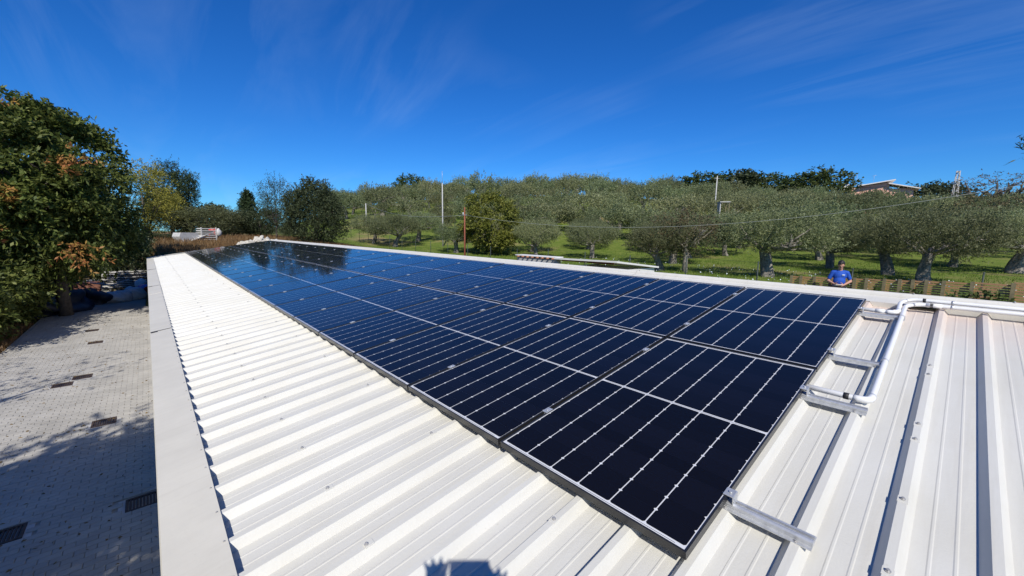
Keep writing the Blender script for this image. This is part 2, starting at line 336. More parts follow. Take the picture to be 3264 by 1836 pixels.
bp = nd.new('ShaderNodeBump'); bp.inputs['Strength'].default_value = 0.7; bp.inputs['Distance'].default_value = 0.08; lk.new(gn(9.0), bp.inputs['Height']); lk.new(bp.outputs[0], p.inputs['Normal'])
MAT['ground'] = M

# ------------------------------------------------------------------ ground
def axis(segs):
    a = []
    for lo, hi, st in segs: a += list(np.arange(lo, hi, st))
    return np.array(a + [segs[-1][1]])
gx = axis([(-1500, -300, 200), (-300, -40, 26), (-40, -8, 2), (-8, 6, 0.3), (6, 40, 1.0), (40, 150, 4), (150, 300, 25), (300, 1500, 200)])
gy = axis([(-1500, -300, 200), (-300, -20, 28), (-20, 24, 1.4), (24, 32, 0.35), (32, 60, 1.0), (60, 180, 4), (180, 400, 22), (400, 1700, 200)])
GX, GY = np.meshgrid(gx, gy); GZ = ground(GX, GY); nxg = len(gx)
ii = (np.arange(len(gy) - 1)[:, None] * nxg + np.arange(nxg - 1)[None]).ravel()
GZ = np.where((GX > -5.02) & (GX < -1.0) & (GY > -8) & (GY < 44), GZ - 0.09, GZ)
tag(obj('ground', fastmesh('ground', np.stack([GX, GY, GZ], -1).reshape(-1, 3), np.stack([ii, ii + 1, ii + nxg + 1, ii + nxg], 1), MAT['ground'], True)), 'grassy sloping ground around the white roofed shed', None, None, 'structure')

# ------------------------------------------------------------------ paved yard
yard = MB().box((-3.05, 18, -0.05), (3.9, 52, 0.06)).build('paved_yard', MAT['sand']); tag(yard, 'sunlit pale block paving beside the shed', None, None, 'structure')
rng = random.Random(5)
PX, PY = 0.2, 0.105
one = MB().bbox((0, 0, 0), (PX - 0.0035, PY - 0.0035, 0.06), 0.005).mesh('paver', MAT['paver'])
GRATES = [(-1.71, 6.96), (-3.02, 7.2), (-2.30, 10.70), (-2.91, 14.60), (-3.22, 14.1), (-2.95, 19.0), (-3.19, 21.4)]
spots = []
for j in range(int(39 / PY)):
    y = 4.0 + j * PY
    for i in range(-1, 20):
        x = -1.12 - (i + 0.5 * (j % 2)) * PX
        if x < -4.95 or x > -1.1: continue
        if any(abs(x - gx_) < 0.27 and abs(y - gy_) < 0.225 for gx_, gy_ in GRATES): continue
        spots.append((x, y))
spots.sort(key=lambda s: (abs(s[1] - 8.0) + (0 if s[1] > 6.2 else 50) + max(0, -s[0] - 4.3) * 40 + max(0, s[0] + 1.4) * 60))
big = MB()
for k, (x, y) in enumerate(spots):
    z = -0.028 + rng.uniform(-0.0025, 0.0025)
    if k < 300:
        obj('paver', one, yard, loc=(x + rng.uniform(-.002, .002), y, z), rot=(rng.uniform(-.012, .012), rng.uniform(-.012, .012), rng.uniform(-.012, .012)))
    else:
        big.bbox((x, y, z), (PX - 0.0035, PY - 0.0035, 0.06), 0.005)
tag(big.build('pavers', MAT['paver'], yard), kind='stuff')
gframe = MB()
for sx_ in (-1, 1): gframe.box((sx_ * 0.165, 0, 0), (0.03, 0.36, 0.05)); gframe.box((0, sx_ * 0.165, 0.001), (0.298, 0.03, 0.05))
gframe = gframe.mesh('frame', MAT['iron']); gcol = MB(); [gcol.box((q * 0.2175, 0, -0.012), (0.075, 0.40, 0.05)) for q in (-1, 1)]; [gcol.box((0, q * 0.19, -0.0125), (0.358, 0.02, 0.05)) for q in (-1, 1)]; gcol = gcol.mesh('collar', MAT['concrete']); gbar = MB().box((0, 0, 0), (0.018, 0.3, 0.03)).mesh('bar', MAT['iron']); gpit = MB().box((0, 0, -0.02), (0.3, 0.3, 0.01)).mesh('plate', MAT['iron'])
gnames = ['square iron drain cover by the eave in deep tree shade', 'square iron drain cover beside the eave cover, farther from the wall', 'square iron drain cover at the edge of the tree shade',
          'square iron drain cover in the sun, nearer the wall of a close pair', 'square iron drain cover in the sun, farther from the wall of a close pair', 'square iron drain cover under the branch shadows', 'square iron drain cover in front of the rubbish heap']
for (x, y), lb in zip(GRATES, gnames):
    g = empty('drain_cover', (x, y, -0.022), label=lb, cat='drain cover', group='iron drain covers in the paving')
    obj('frame', gframe, g); obj('collar', gcol, g); obj('plate', gpit, g)
    for q in range(8): obj('bar', gbar, g, loc=(-0.126 + q * 0.036, 0, 0.004))

# ------------------------------------------------------------------ shed with ribbed roof
U0, U1 = -6.5, 25.5
VE, VR = -1.30, 3.98
shed = empty('shed', (1.4, 10, 0), label='long low shed with white ribbed metal roof carrying the solar panels', cat='shed')
def sobj(name, me, u=0, v=0, o=0, rot=RROT): return obj(name, me, shed, loc=tuple(RP(u, v, o) - np.array([1.4, 10, 0])), rot=rot)
PAN, RIBT = -0.10, -0.060
def profile():
    pr = []
    def rib(c, dz=0, half=False):
        q = [(-0.040, 0), (-0.014, 0.040), (0.014, 0.040), (0.040, 0)]
        if half: q = [(0, 0.040), (0.014, 0.040), (0.040, 0)]
        return [(c + a, b + dz) for a, b in q]
    def micro(c): return [(c - 0.007, 0), (c - 0.003, 0.0018), (c + 0.003, 0.0018), (c + 0.007, 0)]
    pr += rib(0, 0, True)
    for k in range(4):
        for mc in (0.093, 0.157): pr += micro(k * 0.25 + mc)
        pr += rib((k + 1) * 0.25, 0.0015 if k == 3 else 0)
    return pr
pr = profile(); nP = len(pr); vs = []
for v in (VE, VR): vs += [(v, a, b) for a, b in pr]
sheet = bpy.data.meshes.new('roof_sheet'); sheet.from_pydata(vs, [], [(i, nP + i, nP + i + 1, i + 1) for i in range(nP - 1)]); sheet.update(); sheet.materials.append(MAT['roof'])
scr = MB().tube([(0, 0, 0), (0, 0, 0.003)], 0.009, 10).tube([(0, 0, 0.003), (0, 0, 0.009)], 0.0055, 6, smooth=False).mesh('screw', MAT['steel'])
plate = MB().bbox((0, 0, 0), (0.040, 0.034, 0.003), 0.001).mesh('washer', MAT['roof'])
nsh = int(U1 - U0)
for k in range(nsh):
    u = U0 + k
    s = sobj('roof_sheet', sheet, u, 0, PAN)
    if u < -2: continue
    for du, v in ((0.5, -0.78), (1.0, -0.78), (1.0, -0.16)):
        obj('screw', scr, s, loc=(v + rng.uniform(-.01, .01), du, 0.0435)); obj('washer', plate, s, loc=(v, du, 0.0415))
    if u <= -1:
        for v in ((2.44, 2.28, 1.57, 1.40, 0.87, 0.43) if abs(u + 1.5) < .1 else ()):
            obj('screw', scr, s, loc=(v, 1.0, 0.0435)); obj('washer', plate, s, loc=(v, 1.0, 0.0415))
# eave flashing laid over the ribs
FJ = [-6.5, 0.9, 6.7, 11.0, 12.5, 17.9, 22.4, 25.9]
for k in range(len(FJ) - 1):
    a, b = FJ[k], FJ[k + 1]; dz = 0.005 * (k % 2)
    fl = MB(); fl.extr([(-1.218, 0), (-1.445, -0.002), (-1.452, -0.012), (-1.452, -0.16), (-1.44, -0.16), (-1.44, -0.018), (-1.224, -0.012)], a + 0.005, b + 0.012, True)
    f = sobj('eave_cover', fl.mesh('eave_cover', MAT['flash']), 0, 0, RIBT + 0.004 + dz)
    u = math.ceil(a * 4) / 4
    while u < b and u < 14:
        if u > 0.4: obj('screw', scr, f, loc=(-1.232, u, 0.0), scale=(0.55, 0.55, 0.5))
        u += 0.25
    if k in (1, 3, 4, 6): MB().box((-1.333, b - 0.004, 0.0052 - dz * 0.4), (0.222, 0.013, 0.003)).box((-1.405, b - 0.035, 0.0026), (0.07, 0.05, 0.003)).build('slot', MAT['dark'], f)
# ridge cap
CJ = [-6.5, -3.35, -0.35, 2.65, 5.65, 8.65, 11.65, 14.65, 17.65, 20.65, 23.65, 25.9]
for k in range(len(CJ) - 1):
    a, b = CJ[k], CJ[k + 1]; c = MB()
    c.extr([(3.885, -0.054), (4.070, -0.040), (4.073, -0.032), (4.082, -0.016), (4.095, -0.006), (4.112, -0.002), (4.128, -0.007), (4.138, -0.02), (4.142, -0.25)], a + 0.003, b + 0.012 * (k % 2))
    u = math.ceil(a * 4) / 4
    while u < b - 0.2:                           # closures between the ribs
        c.add([(3.886, u + 0.042, -0.099), (3.886, u + 0.208, -0.099), (3.886, u + 0.238, -0.055), (3.886, u + 0.012, -0.055), (3.879, u + 0.042, -0.099), (3.879, u + 0.208, -0.099), (3.881, u + 0.238, -0.052), (3.881, u + 0.012, -0.052)], [(0, 1, 2, 3), (7, 6, 5, 4), (4, 5, 1, 0), (3, 2, 6, 7)])
        u += 0.25
    cp = sobj('ridge_cap', c.mesh('ridge_cap', MAT['cap']), 0, 0, 0.0012 * (k % 2))
    for u in [-4, -3, -1.9, -0.91, -0.30, 0.56, 1.48, 2.61] + [3.6 + 0.97 * q for q in range(22)]:
        if a <= u < b: obj('screw', scr, cp, loc=(4.108, u, -0.003), rot=(0, 0, 0), scale=(1.1, 1.1, 1.1))
# gable flashings at both ends
for u0, u1 in ((25.44, 25.9), (-6.6, -6.35)):
    g = MB().extr([(VE + 0.085, 0), (3.9, 0.0)], u0, u1)
    g = MB(); g.box(((VE + 3.97) / 2, (u0 + u1) / 2, 0), (3.97 - VE, u1 - u0, 0.006)); g.box(((VE + 3.97) / 2, u1 - 0.004, -0.1), (3.97 - VE, 0.006, 0.194))
    sobj('gable_flashing', g.mesh('gable_flashing', MAT['flash'] if u0 > 0 else MAT['cap']), 0, 0, RIBT + 0.012)
# walls
zw = lambda x: Z0 + x * math.tan(PITCH) - 0.16
MB().box((-1.18, 9.6, zw(-1.2) / 2), (0.2, 31.4, zw(-1.2))).build('wall', MAT['plaster'], shed, loc=(-1.4, -10, 0))
MB().box((3.92, 9.6, zw(3.8) / 2), (0.2, 31.4, zw(3.8))).build('wall', MAT['plaster'], shed, loc=(-1.4, -10, 0))
for y in (25.2, -6.0):
    MB().add([(x, y + d, z) for d in (-0.1, 0.1) for x, z in ((-1.07, 0), (3.81, 0), (3.81, zw(3.81)), (-1.07, zw(-1.07)))], [(0, 1, 2, 3), (7, 6, 5, 4), (0, 4, 5, 1), (1, 5, 6, 2), (2, 6, 7, 3), (3, 7, 4, 0)]).build('wall', MAT['plaster'], shed, loc=(-1.4, -10, 0))

# ------------------------------------------------------------------ solar panels
PW, PL, PU, GV = 1.036, 1.872, 1.058, 0.022
LIP = 0.008; CG = 0.0050; NC = 10
fm = MB()
fm.box((LIP / 2, PW / 2, -0.0175), (LIP, PW, 0.035)); fm.box((PL - LIP / 2, PW / 2, -0.0175), (LIP, PW, 0.035))
fm.box((PL / 2, LIP / 2, -0.0175), (PL - 2 * LIP, LIP, 0.0349)); fm.box((PL / 2, PW - LIP / 2, -0.0175), (PL - 2 * LIP, LIP, 0.0349))
fm = fm.mesh('frame', MAT['frame'])
bm_ = MB().box((PL / 2, PW / 2, -0.0075), (PL - 2 * LIP, PW - 2 * LIP, 0.005)).mesh('backsheet', MAT['back'])
gm_ = MB().add([(LIP, LIP, -0.0022), (PL - LIP, LIP, -0.0022), (PL - LIP, PW - LIP, -0.0022), (LIP, PW - LIP, -0.0022)], [(0, 1, 2, 3)]).mesh('glass', MAT['glass'])
END, MID, SIDE = 0.020, 0.018, 0.007
wstr = (PW - 2 * LIP - 2 * SIDE - 5 * CG) / 6; lhalf = (PL - 2 * LIP - 2 * END - MID) / 2; lc = lhalf / NC
sm_ = MB()
for i in range(NC):
    x0, x1, ch = i * lc + 0.00008, (i + 1) * lc - 0.00008, 0.007
    sm_.add([(x0 + ch, 0, 0), (x1 - ch, 0, 0), (x1, ch, 0), (x1, wstr - ch, 0), (x1 - ch, wstr, 0), (x0 + ch, wstr, 0), (x0, wstr - ch, 0), (x0, ch, 0)], [tuple(range(8))])
sm_ = sm_.mesh('cell_string', MAT['cell'])
rb_ = MB().box((0, PW / 2, 0), (0.0022, PW - 0.10, 0.0006)).mesh('bus_ribbon', MAT['ribbon'])
mc_ = MB(); mc_.bbox((0, 0, 0.0035), (0.055, 0.036, 0.004), 0.0012); mc_.box((0, 0, -0.018), (0.05, 0.014, 0.037)); mc_.tube([(0, 0, 0.0055), (0, 0, 0.0095)], 0.007, 8); mc_ = mc_.mesh('middle_clamp', MAT['alu'])
ec_ = MB(); ec_.bbox((0, -0.006, 0.0035), (0.05, 0.040, 0.004), 0.001); ec_.box((0, -0.025, -0.016), (0.05, 0.004, 0.034)); ec_.box((0, -0.013, -0.035), (0.05, 0.028, 0.004)); ec_.tube([(0, -0.008, 0.0055), (0, -0.008, 0.012)], 0.007, 8); ec_ = ec_.mesh('end_clamp', MAT['alu'])
ORD = ['first', 'second', 'third', 'fourth', 'fifth', 'sixth', 'seventh', 'eighth', 'ninth', 'tenth', 'eleventh', 'twelfth', 'thirteenth', 'fourteenth', 'fifteenth', 'sixteenth', 'seventeenth', 'eighteenth', 'nineteenth', 'twentieth', 'twenty-first', 'twenty-second', 'twenty-third', 'twenty-fourth']
RV = (0.395, 1.55, 2.265, 3.42)
prng = random.Random(11)
for r in range(2):
    for c in range(24):
        v0 = r * (PL + GV); u0 = c * PU
        t = empty('solar_panel', tuple(RP(u0, v0, 0)), (prng.uniform(-1, 1) * 0.0016, -PITCH + prng.uniform(-1, 1) * 0.0016, 0),
                  'black framed solar panel in the %s row, %s from the white conduit' % (('eave side', 'ridge side')[r], ORD[c]), 'solar panel', 'solar panels on the white roof')
        obj('frame', fm, t); bk = obj('backsheet', bm_, t); obj('glass', gm_, t)
        for hlf in range(2):
            for q in range(6):
                obj('cell_string', sm_, t, loc=(LIP + END + hlf * (lhalf + MID), LIP + SIDE + q * (wstr + CG), -0.0044))
        for x in (LIP + END * 0.5, PL / 2, PL - LIP - END * 0.5): obj('bus_ribbon', rb_, bk, loc=(x, 0, -0.0044))
        for v in RV[2 * r:2 * r + 2]:
            if c == 0: obj('end_clamp', ec_, t, loc=(v - v0, 0, 0))
            if c == 23: obj('end_clamp', ec_, t, loc=(v - v0, PW, 0), rot=(0, 0, math.pi))
            else: obj('middle_clamp', mc_, t, loc=(v - v0, PW + (PU - PW) / 2, 0))
# short mounting rails that stick out past the panels
rl = MB().extr([(-0.022, 0), (-0.022, 0.022), (-0.014, 0.026), (-0.007, 0.026), (-0.007, 0.012), (0.007, 0.012), (0.007, 0.026), (0.014, 0.026), (0.022, 0.022), (0.022, 0)], -0.30, 0.12, True)
rl.box((-0.030, -0.09, 0.002), (0.02, 0.42, 0.004)); rl.box((0.030, -0.09, 0.002), (0.02, 0.42, 0.004)); rl = rl.mesh('rail', MAT['alu'])
rlab = ['short aluminium mounting rail nearest the eave', 'short aluminium mounting rail under the lower conduit bend', 'short aluminium mounting rail between the two conduit ends', 'short aluminium mounting rail nearest the ridge']
for v, lb in zip(RV, rlab):
    t = empty('mounting_rail', tuple(RP(0, v, RIBT)), RROT, lb, 'mounting rail', 'mounting rails at the end of the array')
    obj('rail', rl, t)
    for u in (-0.25, 0.0):
        for dx in (-0.031, 0.031): obj('screw', scr, t, loc=(dx, u, 0.004), scale=(.8, .8, .9))

# ------------------------------------------------------------------ white conduits
def bend(pts, rad, n=6):
    pts = [np.array(p, float) for p in pts]; out_ = [pts[0]]
    for a, b, c in zip(pts, pts[1:], pts[2:]):
        d1 = (a - b) / np.linalg.norm(a - b); d2 = (c - b) / np.linalg.norm(c - b)
        for t in np.linspace(0, 1, n): out_.append((1 - t) ** 2 * (b + d1 * rad) + 2 * t * (1 - t) * b + t * t * (b + d2 * rad))
    return out_ + [pts[-1]]
def conduit(path, label, couplings, clips, elbows):
    t = empty('cable_conduit', tuple(RP(0, 0, 0)), RROT, label, 'conduit', 'white conduits on the roof')
    MB().tube(bend([(v, u, o) for u, v, o in path], 0.055), 0.0165, 12).build('pipe', MAT['pvc'], t)
    for (ua, va, oa), (ub, vb, ob), m_ in couplings: MB().tube([(va, ua, oa), (vb, ub, ob)], 0.0195, 12).build('coupling', MAT[m_], t)
    for u, v, o in elbows:
        i = min(range(1, len(path) - 1), key=lambda q: abs(path[q][0] - u) + abs(path[q][1] - v)); a, b, c = [np.array((q[1], q[0], q[2])) for q in path[i - 1:i + 2]]
        d1 = (a - b) / np.linalg.norm(a - b); d2 = (c - b) / np.linalg.norm(c - b)
        MB().tube(bend([b + d1 * 0.075, b, b + d2 * 0.075], 0.055), 0.0195, 12).build('elbow', MAT['pvc'], t)
    for u, v, o, ax in clips:
        d = np.array((1, 0, 0)) if ax == 'v' else np.array((0, 1, 0)); q = np.array((v, u, o))
        MB().tube([q - d * 0.008, q + d * 0.008], 0.0205, 12).build('clip', MAT['alu'], t)
PB = [(0.08, 1.64, -0.030), (-0.30, 1.64, -0.030), (-0.275, 3.76, -0.028), (-0.36, 3.825, -0.022), (-6.0, 3.825, -0.022)]
conduit(PB, 'white plastic conduit with the long run up the slope to the ridge', [((-0.18, 1.64, -.030), (-0.205, 1.64, -.030), 'dark'), ((-0.425, 3.825, -.022), (-0.445, 3.825, -.022), 'dark'), ((-0.40, 3.825, -.022), (-0.50, 3.825, -.022), 'pvc')],
        [(-0.289, 2.30, -.030, 'v'), (-0.281, 3.38, -.029, 'v'), (-0.56, 3.825, -.022, 'u'), (-1.6, 3.825, -.022, 'u')], [(-0.30, 1.64, 0)])
PA = [(0.08, 3.50, -0.030), (-0.245, 3.50, -0.030), (-0.235, 3.80, -0.012), (-0.30, 3.872, 0.006), (-6.0, 3.872, 0.006)]
conduit(PA, 'white plastic conduit bent up beside the top mounting rail', [((-0.375, 3.872, .006), (-0.395, 3.872, .006), 'dark'), ((-0.10, 3.50, -.030), (-0.16, 3.50, -.030), 'pvc')], [(-0.56, 3.872, .006, 'u'), (-1.6, 3.872, .006, 'u')], [(-0.245, 3.50, 0)])

# ------------------------------------------------------------------ trees
def leafquads(P, D, L, Wd, rs):
    n = len(P); D = D / (np.linalg.norm(D, axis=1, keepdims=True) + 1e-9)
    s = np.cross(D, np.array([0, 0, .4]) + rs.normal(size=(n, 3)) * .6); s /= np.linalg.norm(s, axis=1, keepdims=True) + 1e-9
    L = L * rs.uniform(0.65, 1.3, (n, 1)); Wd = Wd * rs.uniform(0.7, 1.25, (n, 1))
    V = np.stack([P, P + D * L * 0.5 + s * Wd, P + D * L, P + D * L * 0.5 - s * Wd], 1).reshape(-1, 3)
    return V
def unit(rs, n):
    d = rs.normal(size=(n, 3)); return d / np.linalg.norm(d, axis=1, keepdims=True)
def clumps(rs, ells, n, shell=0.55):
    out_ = []; vol = np.array([e[3] * e[4] * e[5] for e in ells]) ** 0.75; vol /= vol.sum()
    for e, q in zip(ells, rs.multinomial(n, vol)):
        d = unit(rs, q); r = rs.uniform(shell, 1, (q, 1)) ** 0.7
        out_.append(np.array(e[:3]) + d * r * np.array(e[3:6]))
    return np.concatenate(out_)
def crown_sprays(rs, C, ctr, nsh, nlf, shl, L, Wd, up=0.5, outw=0.8, rnd=0.5, droop=0.0, jit=0.25, along=0.6):
    n = len(C); o = C - ctr; o /= np.linalg.norm(o, axis=1, keepdims=True) + 1e-9
    S = np.repeat(C, nsh, 0) + rs.normal(size=(n * nsh, 3)) * jit
    D = np.repeat(o, nsh, 0) * outw + np.array([0, 0, up]) + rs.normal(size=(n * nsh, 3)) * rnd
    D /= np.linalg.norm(D, axis=1, keepdims=True)
    t = rs.uniform(0.05, 1, (n * nsh, nlf, 1)); ln = shl * rs.uniform(0.5, 1.3, (n * nsh, 1, 1))
    P = S[:, None] + D[:, None] * t * ln; P[..., 2] -= droop * (t[..., 0] ** 2) * ln[..., 0]
    LD = D[:, None] * along + rs.normal(size=P.shape) * 0.6; LD[..., 2] -= droop * 0.8
    return leafquads(P.reshape(-1, 3), LD.reshape(-1, 3), L, Wd, rs)
def quadmesh(name, V, mat_): return fastmesh(name, V, np.arange(len(V)).reshape(-1, 4), mat_)
def limbs(mb, rs, base, fork, C, rtrunk, nmain, nsub, n=6, curve=0.25):
    ang = rs.permutation(len(C))[:nmain]
    for i in ang:
        c = C[i]; mid = fork + (c - fork) * 0.5 + rs.normal(size=3) * curve * np.linalg.norm(c - fork) * 0.5; mid[2] = max(mid[2], fork[2])
        r = rtrunk * rs.uniform(0.35, 0.6); P = [fork + (mid - fork) * t * 2 if t < .5 else mid + (c - mid) * (2 * t - 1) for t in (0, .25, .5, .75, 1)]
        P = [p + rs.normal(size=3) * 0.03 * (k > 0) for k, p in enumerate(P)]; P[0] = P[0] - np.array([0, 0, rtrunk * 0.5])
        mb.tube(P, [r, r * .8, r * .6, r * .4, r * .15], n)
        near = np.argsort(np.linalg.norm(C - mid, axis=1))[:nsub]
        for j in near:
            q = C[j]; s0 = P[2]; mb.tube([s0, (s0 + q) / 2 + rs.normal(size=3) * .08, q], [r * .42, r * .28, r * .08], 4)
def olive(seed, near=True):
    rs = np.random.RandomState(seed)
    Wc, Hc = rs.uniform(2.5, 2.95), rs.uniform(.95, 1.15); cz = rs.uniform(2.35, 2.6)
    ells = [(0, 0, cz, Wc, Wc * rs.uniform(.85, 1), Hc)]
    for k in range(6):
        a = k * 1.05 + rs.uniform(-.3, .3); ells.append((math.cos(a) * Wc * .62, math.sin(a) * Wc * .62, cz + rs.uniform(-.5, .35), Wc * .42, Wc * .42, Hc * .66))
    n = 235 if near else 115
    C = clumps(rs, ells, n, 0.6); C[:, 2] = np.maximum(C[:, 2], (1.2 if near else .7) + rs.uniform(0, .6, len(C)))
    ctr = np.array([0, 0, cz - 0.7])
    if near: V = crown_sprays(rs, C, ctr, 10, 14, 0.55, 0.11, 0.018, up=0.5, rnd=0.5, jit=0.16, droop=0.12)
    else: V = crown_sprays(rs, C, ctr, 5, 7, 0.6, 0.26, 0.045, up=0.45, rnd=0.55, jit=0.26)
    cr = quadmesh('crown', V, MAT['l_olive'])
    mb = MB(); lean = rs.uniform(-.4, .4, 2); nb = 12; ph = rs.uniform(0, 6, 3)
    fork = np.array([lean[0], lean[1], rs.uniform(1.2, 1.6)]); R = rs.uniform(0.17, 0.25)
    pts = [np.array([lean[0] * t * t, lean[1] * t + 0.05 * math.sin(5 * t), -0.15 + (fork[2] + 0.15) * t]) for t in np.linspace(0, 1, 8)]
    rad = [R * (1.55 - 1.35 * t + 0.95 * t * t) for t in np.linspace(0, 1, 8)]
    mb.tube(pts, rad, nb, wob=lambda i, k: 1 + 0.26 * math.sin(k * 2 * math.pi / nb * 3 + ph[0] + i * 0.45) + 0.16 * math.sin(k * 2 * math.pi / nb * 5 + ph[1] - i * .5))
    limbs(mb, rs, None, fork, C, R, 7 if near else 5, 5 if near else 3, 7 if near else 5)
    return mb.mesh('trunk', MAT['bark_olive']), cr
def broad(seed, H, Wd, base, leaf, nclump, nsh, nlf, L, lw, shl, trunkr=0.16, ells=None, droop=0.3, up=0.3, rnd=0.5, jit=0.25, shell=0.5, bark='bark', nm=7, along=0.6, outw=0.8):
    rs = np.random.RandomState(seed)
    if ells is None:
        hz = (H - base) / 2; ells = [(0, 0, base + hz, Wd * .42, Wd * .42, hz * .95)]
        for k in range(9):
            a = k * 2.4 + rs.uniform(-.4, .4); zf = rs.uniform(-.75, .65); rr = Wd * 0.5 * math.sqrt(max(0.15, 1 - zf * zf)) * 0.62
            ells.append((math.cos(a) * rr, math.sin(a) * rr, base + hz * (1 + zf), Wd * .2, Wd * .2, hz * .30))
    C = clumps(rs, ells, nclump, shell); ctr = np.array([0, 0, base + (H - base) * .4])
    V = crown_sprays(rs, C, ctr, nsh, nlf, shl, L, lw, up, outw, rnd, droop, jit, along)
    mb = MB(); fz = max(0.4, base + (H - base) * .12); fork = np.array([rs.uniform(-.1, .1), rs.uniform(-.1, .1), fz])
    mb.tube([(0, 0, -.2), fork * .5, fork, (fork[0], fork[1], base + (H - base) * .6)], [trunkr * 1.3, trunkr, trunkr * .85, trunkr * .3], 8)
    limbs(mb, rs, None, fork, C, trunkr, nm, 4, 5)
    return mb.mesh('trunk', MAT[bark]), quadmesh('crown', V, MAT[leaf])
def pine(seed, H, Wd, base, leaf='l_pine', tip=0.2, nw=46, L=0.2, lw=0.018):
    rs = np.random.RandomState(seed); mb = MB(); mb.tube([(0, 0, -.2), (0, 0, H * .5), (0, 0, H)], [H * .022, H * .016, .02], 7); C = []
    for k in range(nw):
        t = k / nw; z = base + (H - base) * t ** 0.9; a = k * 2.399; R = Wd * .5 * ((1 - t) ** 0.75 * (1 - tip) + tip * (1 - t)) * rs.uniform(.65, 1.1) + .1
        e = np.array([math.cos(a) * R, math.sin(a) * R, z + R * rs.uniform(-.08, .3)]); s0 = np.array([0, 0, z])
        mb.tube([s0, (s0 + e) / 2 + np.array([0, 0, -.05]), e], [.04, .025, .008], 4)
        for f in np.linspace(.3, 1, max(3, int(R * 3.2))): C.append(s0 + (e - s0) * f + rs.normal(size=3) * .12 * R)
    C.append(np.array([0, 0, H])); C = np.array(C)
    V = crown_sprays(rs, C, np.array([0, 0, base]), 6, 10, 0.42, L, lw, .35, .7, .6, 0.05, .16)
    return mb.mesh('trunk', MAT['bark']), quadmesh('crown', V, MAT[leaf])
def plant(name, protos, x, y, sc_=1.0, rz=0.0, label='', cat='tree', group=None, z=None, sz=None, pn=('trunk', 'crown')):
    z = float(ground(x, y)) if z is None else z
    t = empty(name, (x, y, z), (0, 0, rz), label, cat, group)
    t.scale = (sc_, sc_, sz if sz else sc_)
    for nm_, me in zip(pn, protos): obj(nm_, me, t)
    return t
def place_px(px, depth, ytop, H):             # foot on the ground under a pixel column, scale so that the top reaches a pixel row
    p = at_depth(px, 590, depth); z = float(ground(p[0], p[1])); top = at_depth(px, ytop, depth)[2]
    return p[0], p[1], (top - z) / H

OL = [olive(100 + i) for i in range(4)]; OF = [olive(200 + i, False) for i in range(4)]
near_ol = [  # pixel foot, crown scale, label
    (1932, 697, 1.05, 'old olive tree with a thick split trunk left of the man'), (1660, 682, .85, 'olive tree with a slim dark trunk beside the forked brownish tree'),
    (1490, 650, .85, 'olive tree growing right behind the little white hut'), (1338, 634, .95, 'olive tree at the tiled end of the little white hut'),
    (1148, 636, .8, 'olive tree with dark trunk standing left of the rusty pole'), (995, 621, 1.0, 'olive tree between the pale twisted trunk and the tall white pole'),
    (1053, 607, .95, 'olive tree on the open grass by the tall white pole'), (940, 613, .9, 'olive tree with a pale twisted trunk beside the dark evergreen'),
    (2232, 692, 1.0, 'olive tree with a leaning grey trunk right of the man'), (2088, 676, .95, 'olive tree with a curved trunk just behind the man'),
    (2322, 712, 1.0, 'olive tree with a thin pale trunk close behind the slatted fence'), (2392, 672, 1.0, 'olive tree with a thick dark trunk beside the thin pale one'),
    (2552, 688, 1.12, 'olive tree at the end of the slatted fence, in the front row'), (2060, 655, .95, 'olive tree with a short stout trunk in the row behind the man')]
olpos = []; orr = random.Random(3)
for i, (px, py, s_, lb) in enumerate(near_ol):
    p = gp(px, py); olpos.append(p[:2]); plant('olive_tree', OL[i % 4], p[0], p[1], s_, orr.uniform(0, 6.28), lb, 'olive tree', 'olive trees in the grove')
def px_of(p):
    c = BAS.T @ (np.array(p) - CAM); return (1632 + F * c[0] / c[2]) / K, (918 + F * c[1] / c[2]) / K, c[2]
LAND = [(800, 'behind the dark evergreen'), (930, 'behind the short pale pole'), (1080, 'behind the tall white pole'), (1230, 'behind the bright green tree'), (1380, 'behind the tiled end of the hut'), (1530, 'behind the open bay of the hut'), (1720, 'behind the forked brownish tree'), (1800, 'behind the concrete pole'), (1940, 'behind the split trunk olive'), (2090, 'behind the man'), (2200, 'below the pink house'), (2330, 'below the dark crest bush'), (2400, 'below the pylon'), (2520, 'below the bare twiggy tree')]
def olive_label(a, r):
    return 'silvery olive tree %s %s' % ('low on the slope' if r < 60 else 'halfway up the slope' if r < 92 else 'high on the slope', min(LAND, key=lambda q: abs(q[0] - a))[1])
cand = []
for gi in range(-4, 26):
    for gj in range(-4, 30):
        x = 22 + gi * 5.5 + orr.uniform(-1.5, 1.5) + (gj % 2) * 2.2; y = -12 + gj * 5.5 + orr.uniform(-1.5, 1.5)
        r_ = math.hypot(x - CAM[0], y - CAM[1]); az_ = math.degrees(math.atan2(x - CAM[0], y - CAM[1]))
        if r_ < 30 or r_ > 134 or az_ < 15 or az_ > 99 or x < 24: continue
        a, b, dd = px_of((x, y, float(ground(x, y))))
        if dd < 5 or a > 2640 or a < 820: continue
        if 885 < a < 1075 and r_ < 66: continue
        if any(math.hypot(x - q[0], y - q[1]) < 4.6 for q in olpos): continue
        olpos.append((x, y)); cand.append((r_, x, y, a))
for px, py in [(1480, 566), (1440, 584), (1560, 574), (1625, 604), (1530, 548), (1405, 560), (1290, 590), (1690, 590)]:
    p = gp(px, py); cand.append((math.hypot(p[0] - CAM[0], p[1] - CAM[1]), p[0], p[1], px))
cand.sort(); mass = []
rs = np.random.RandomState(77)
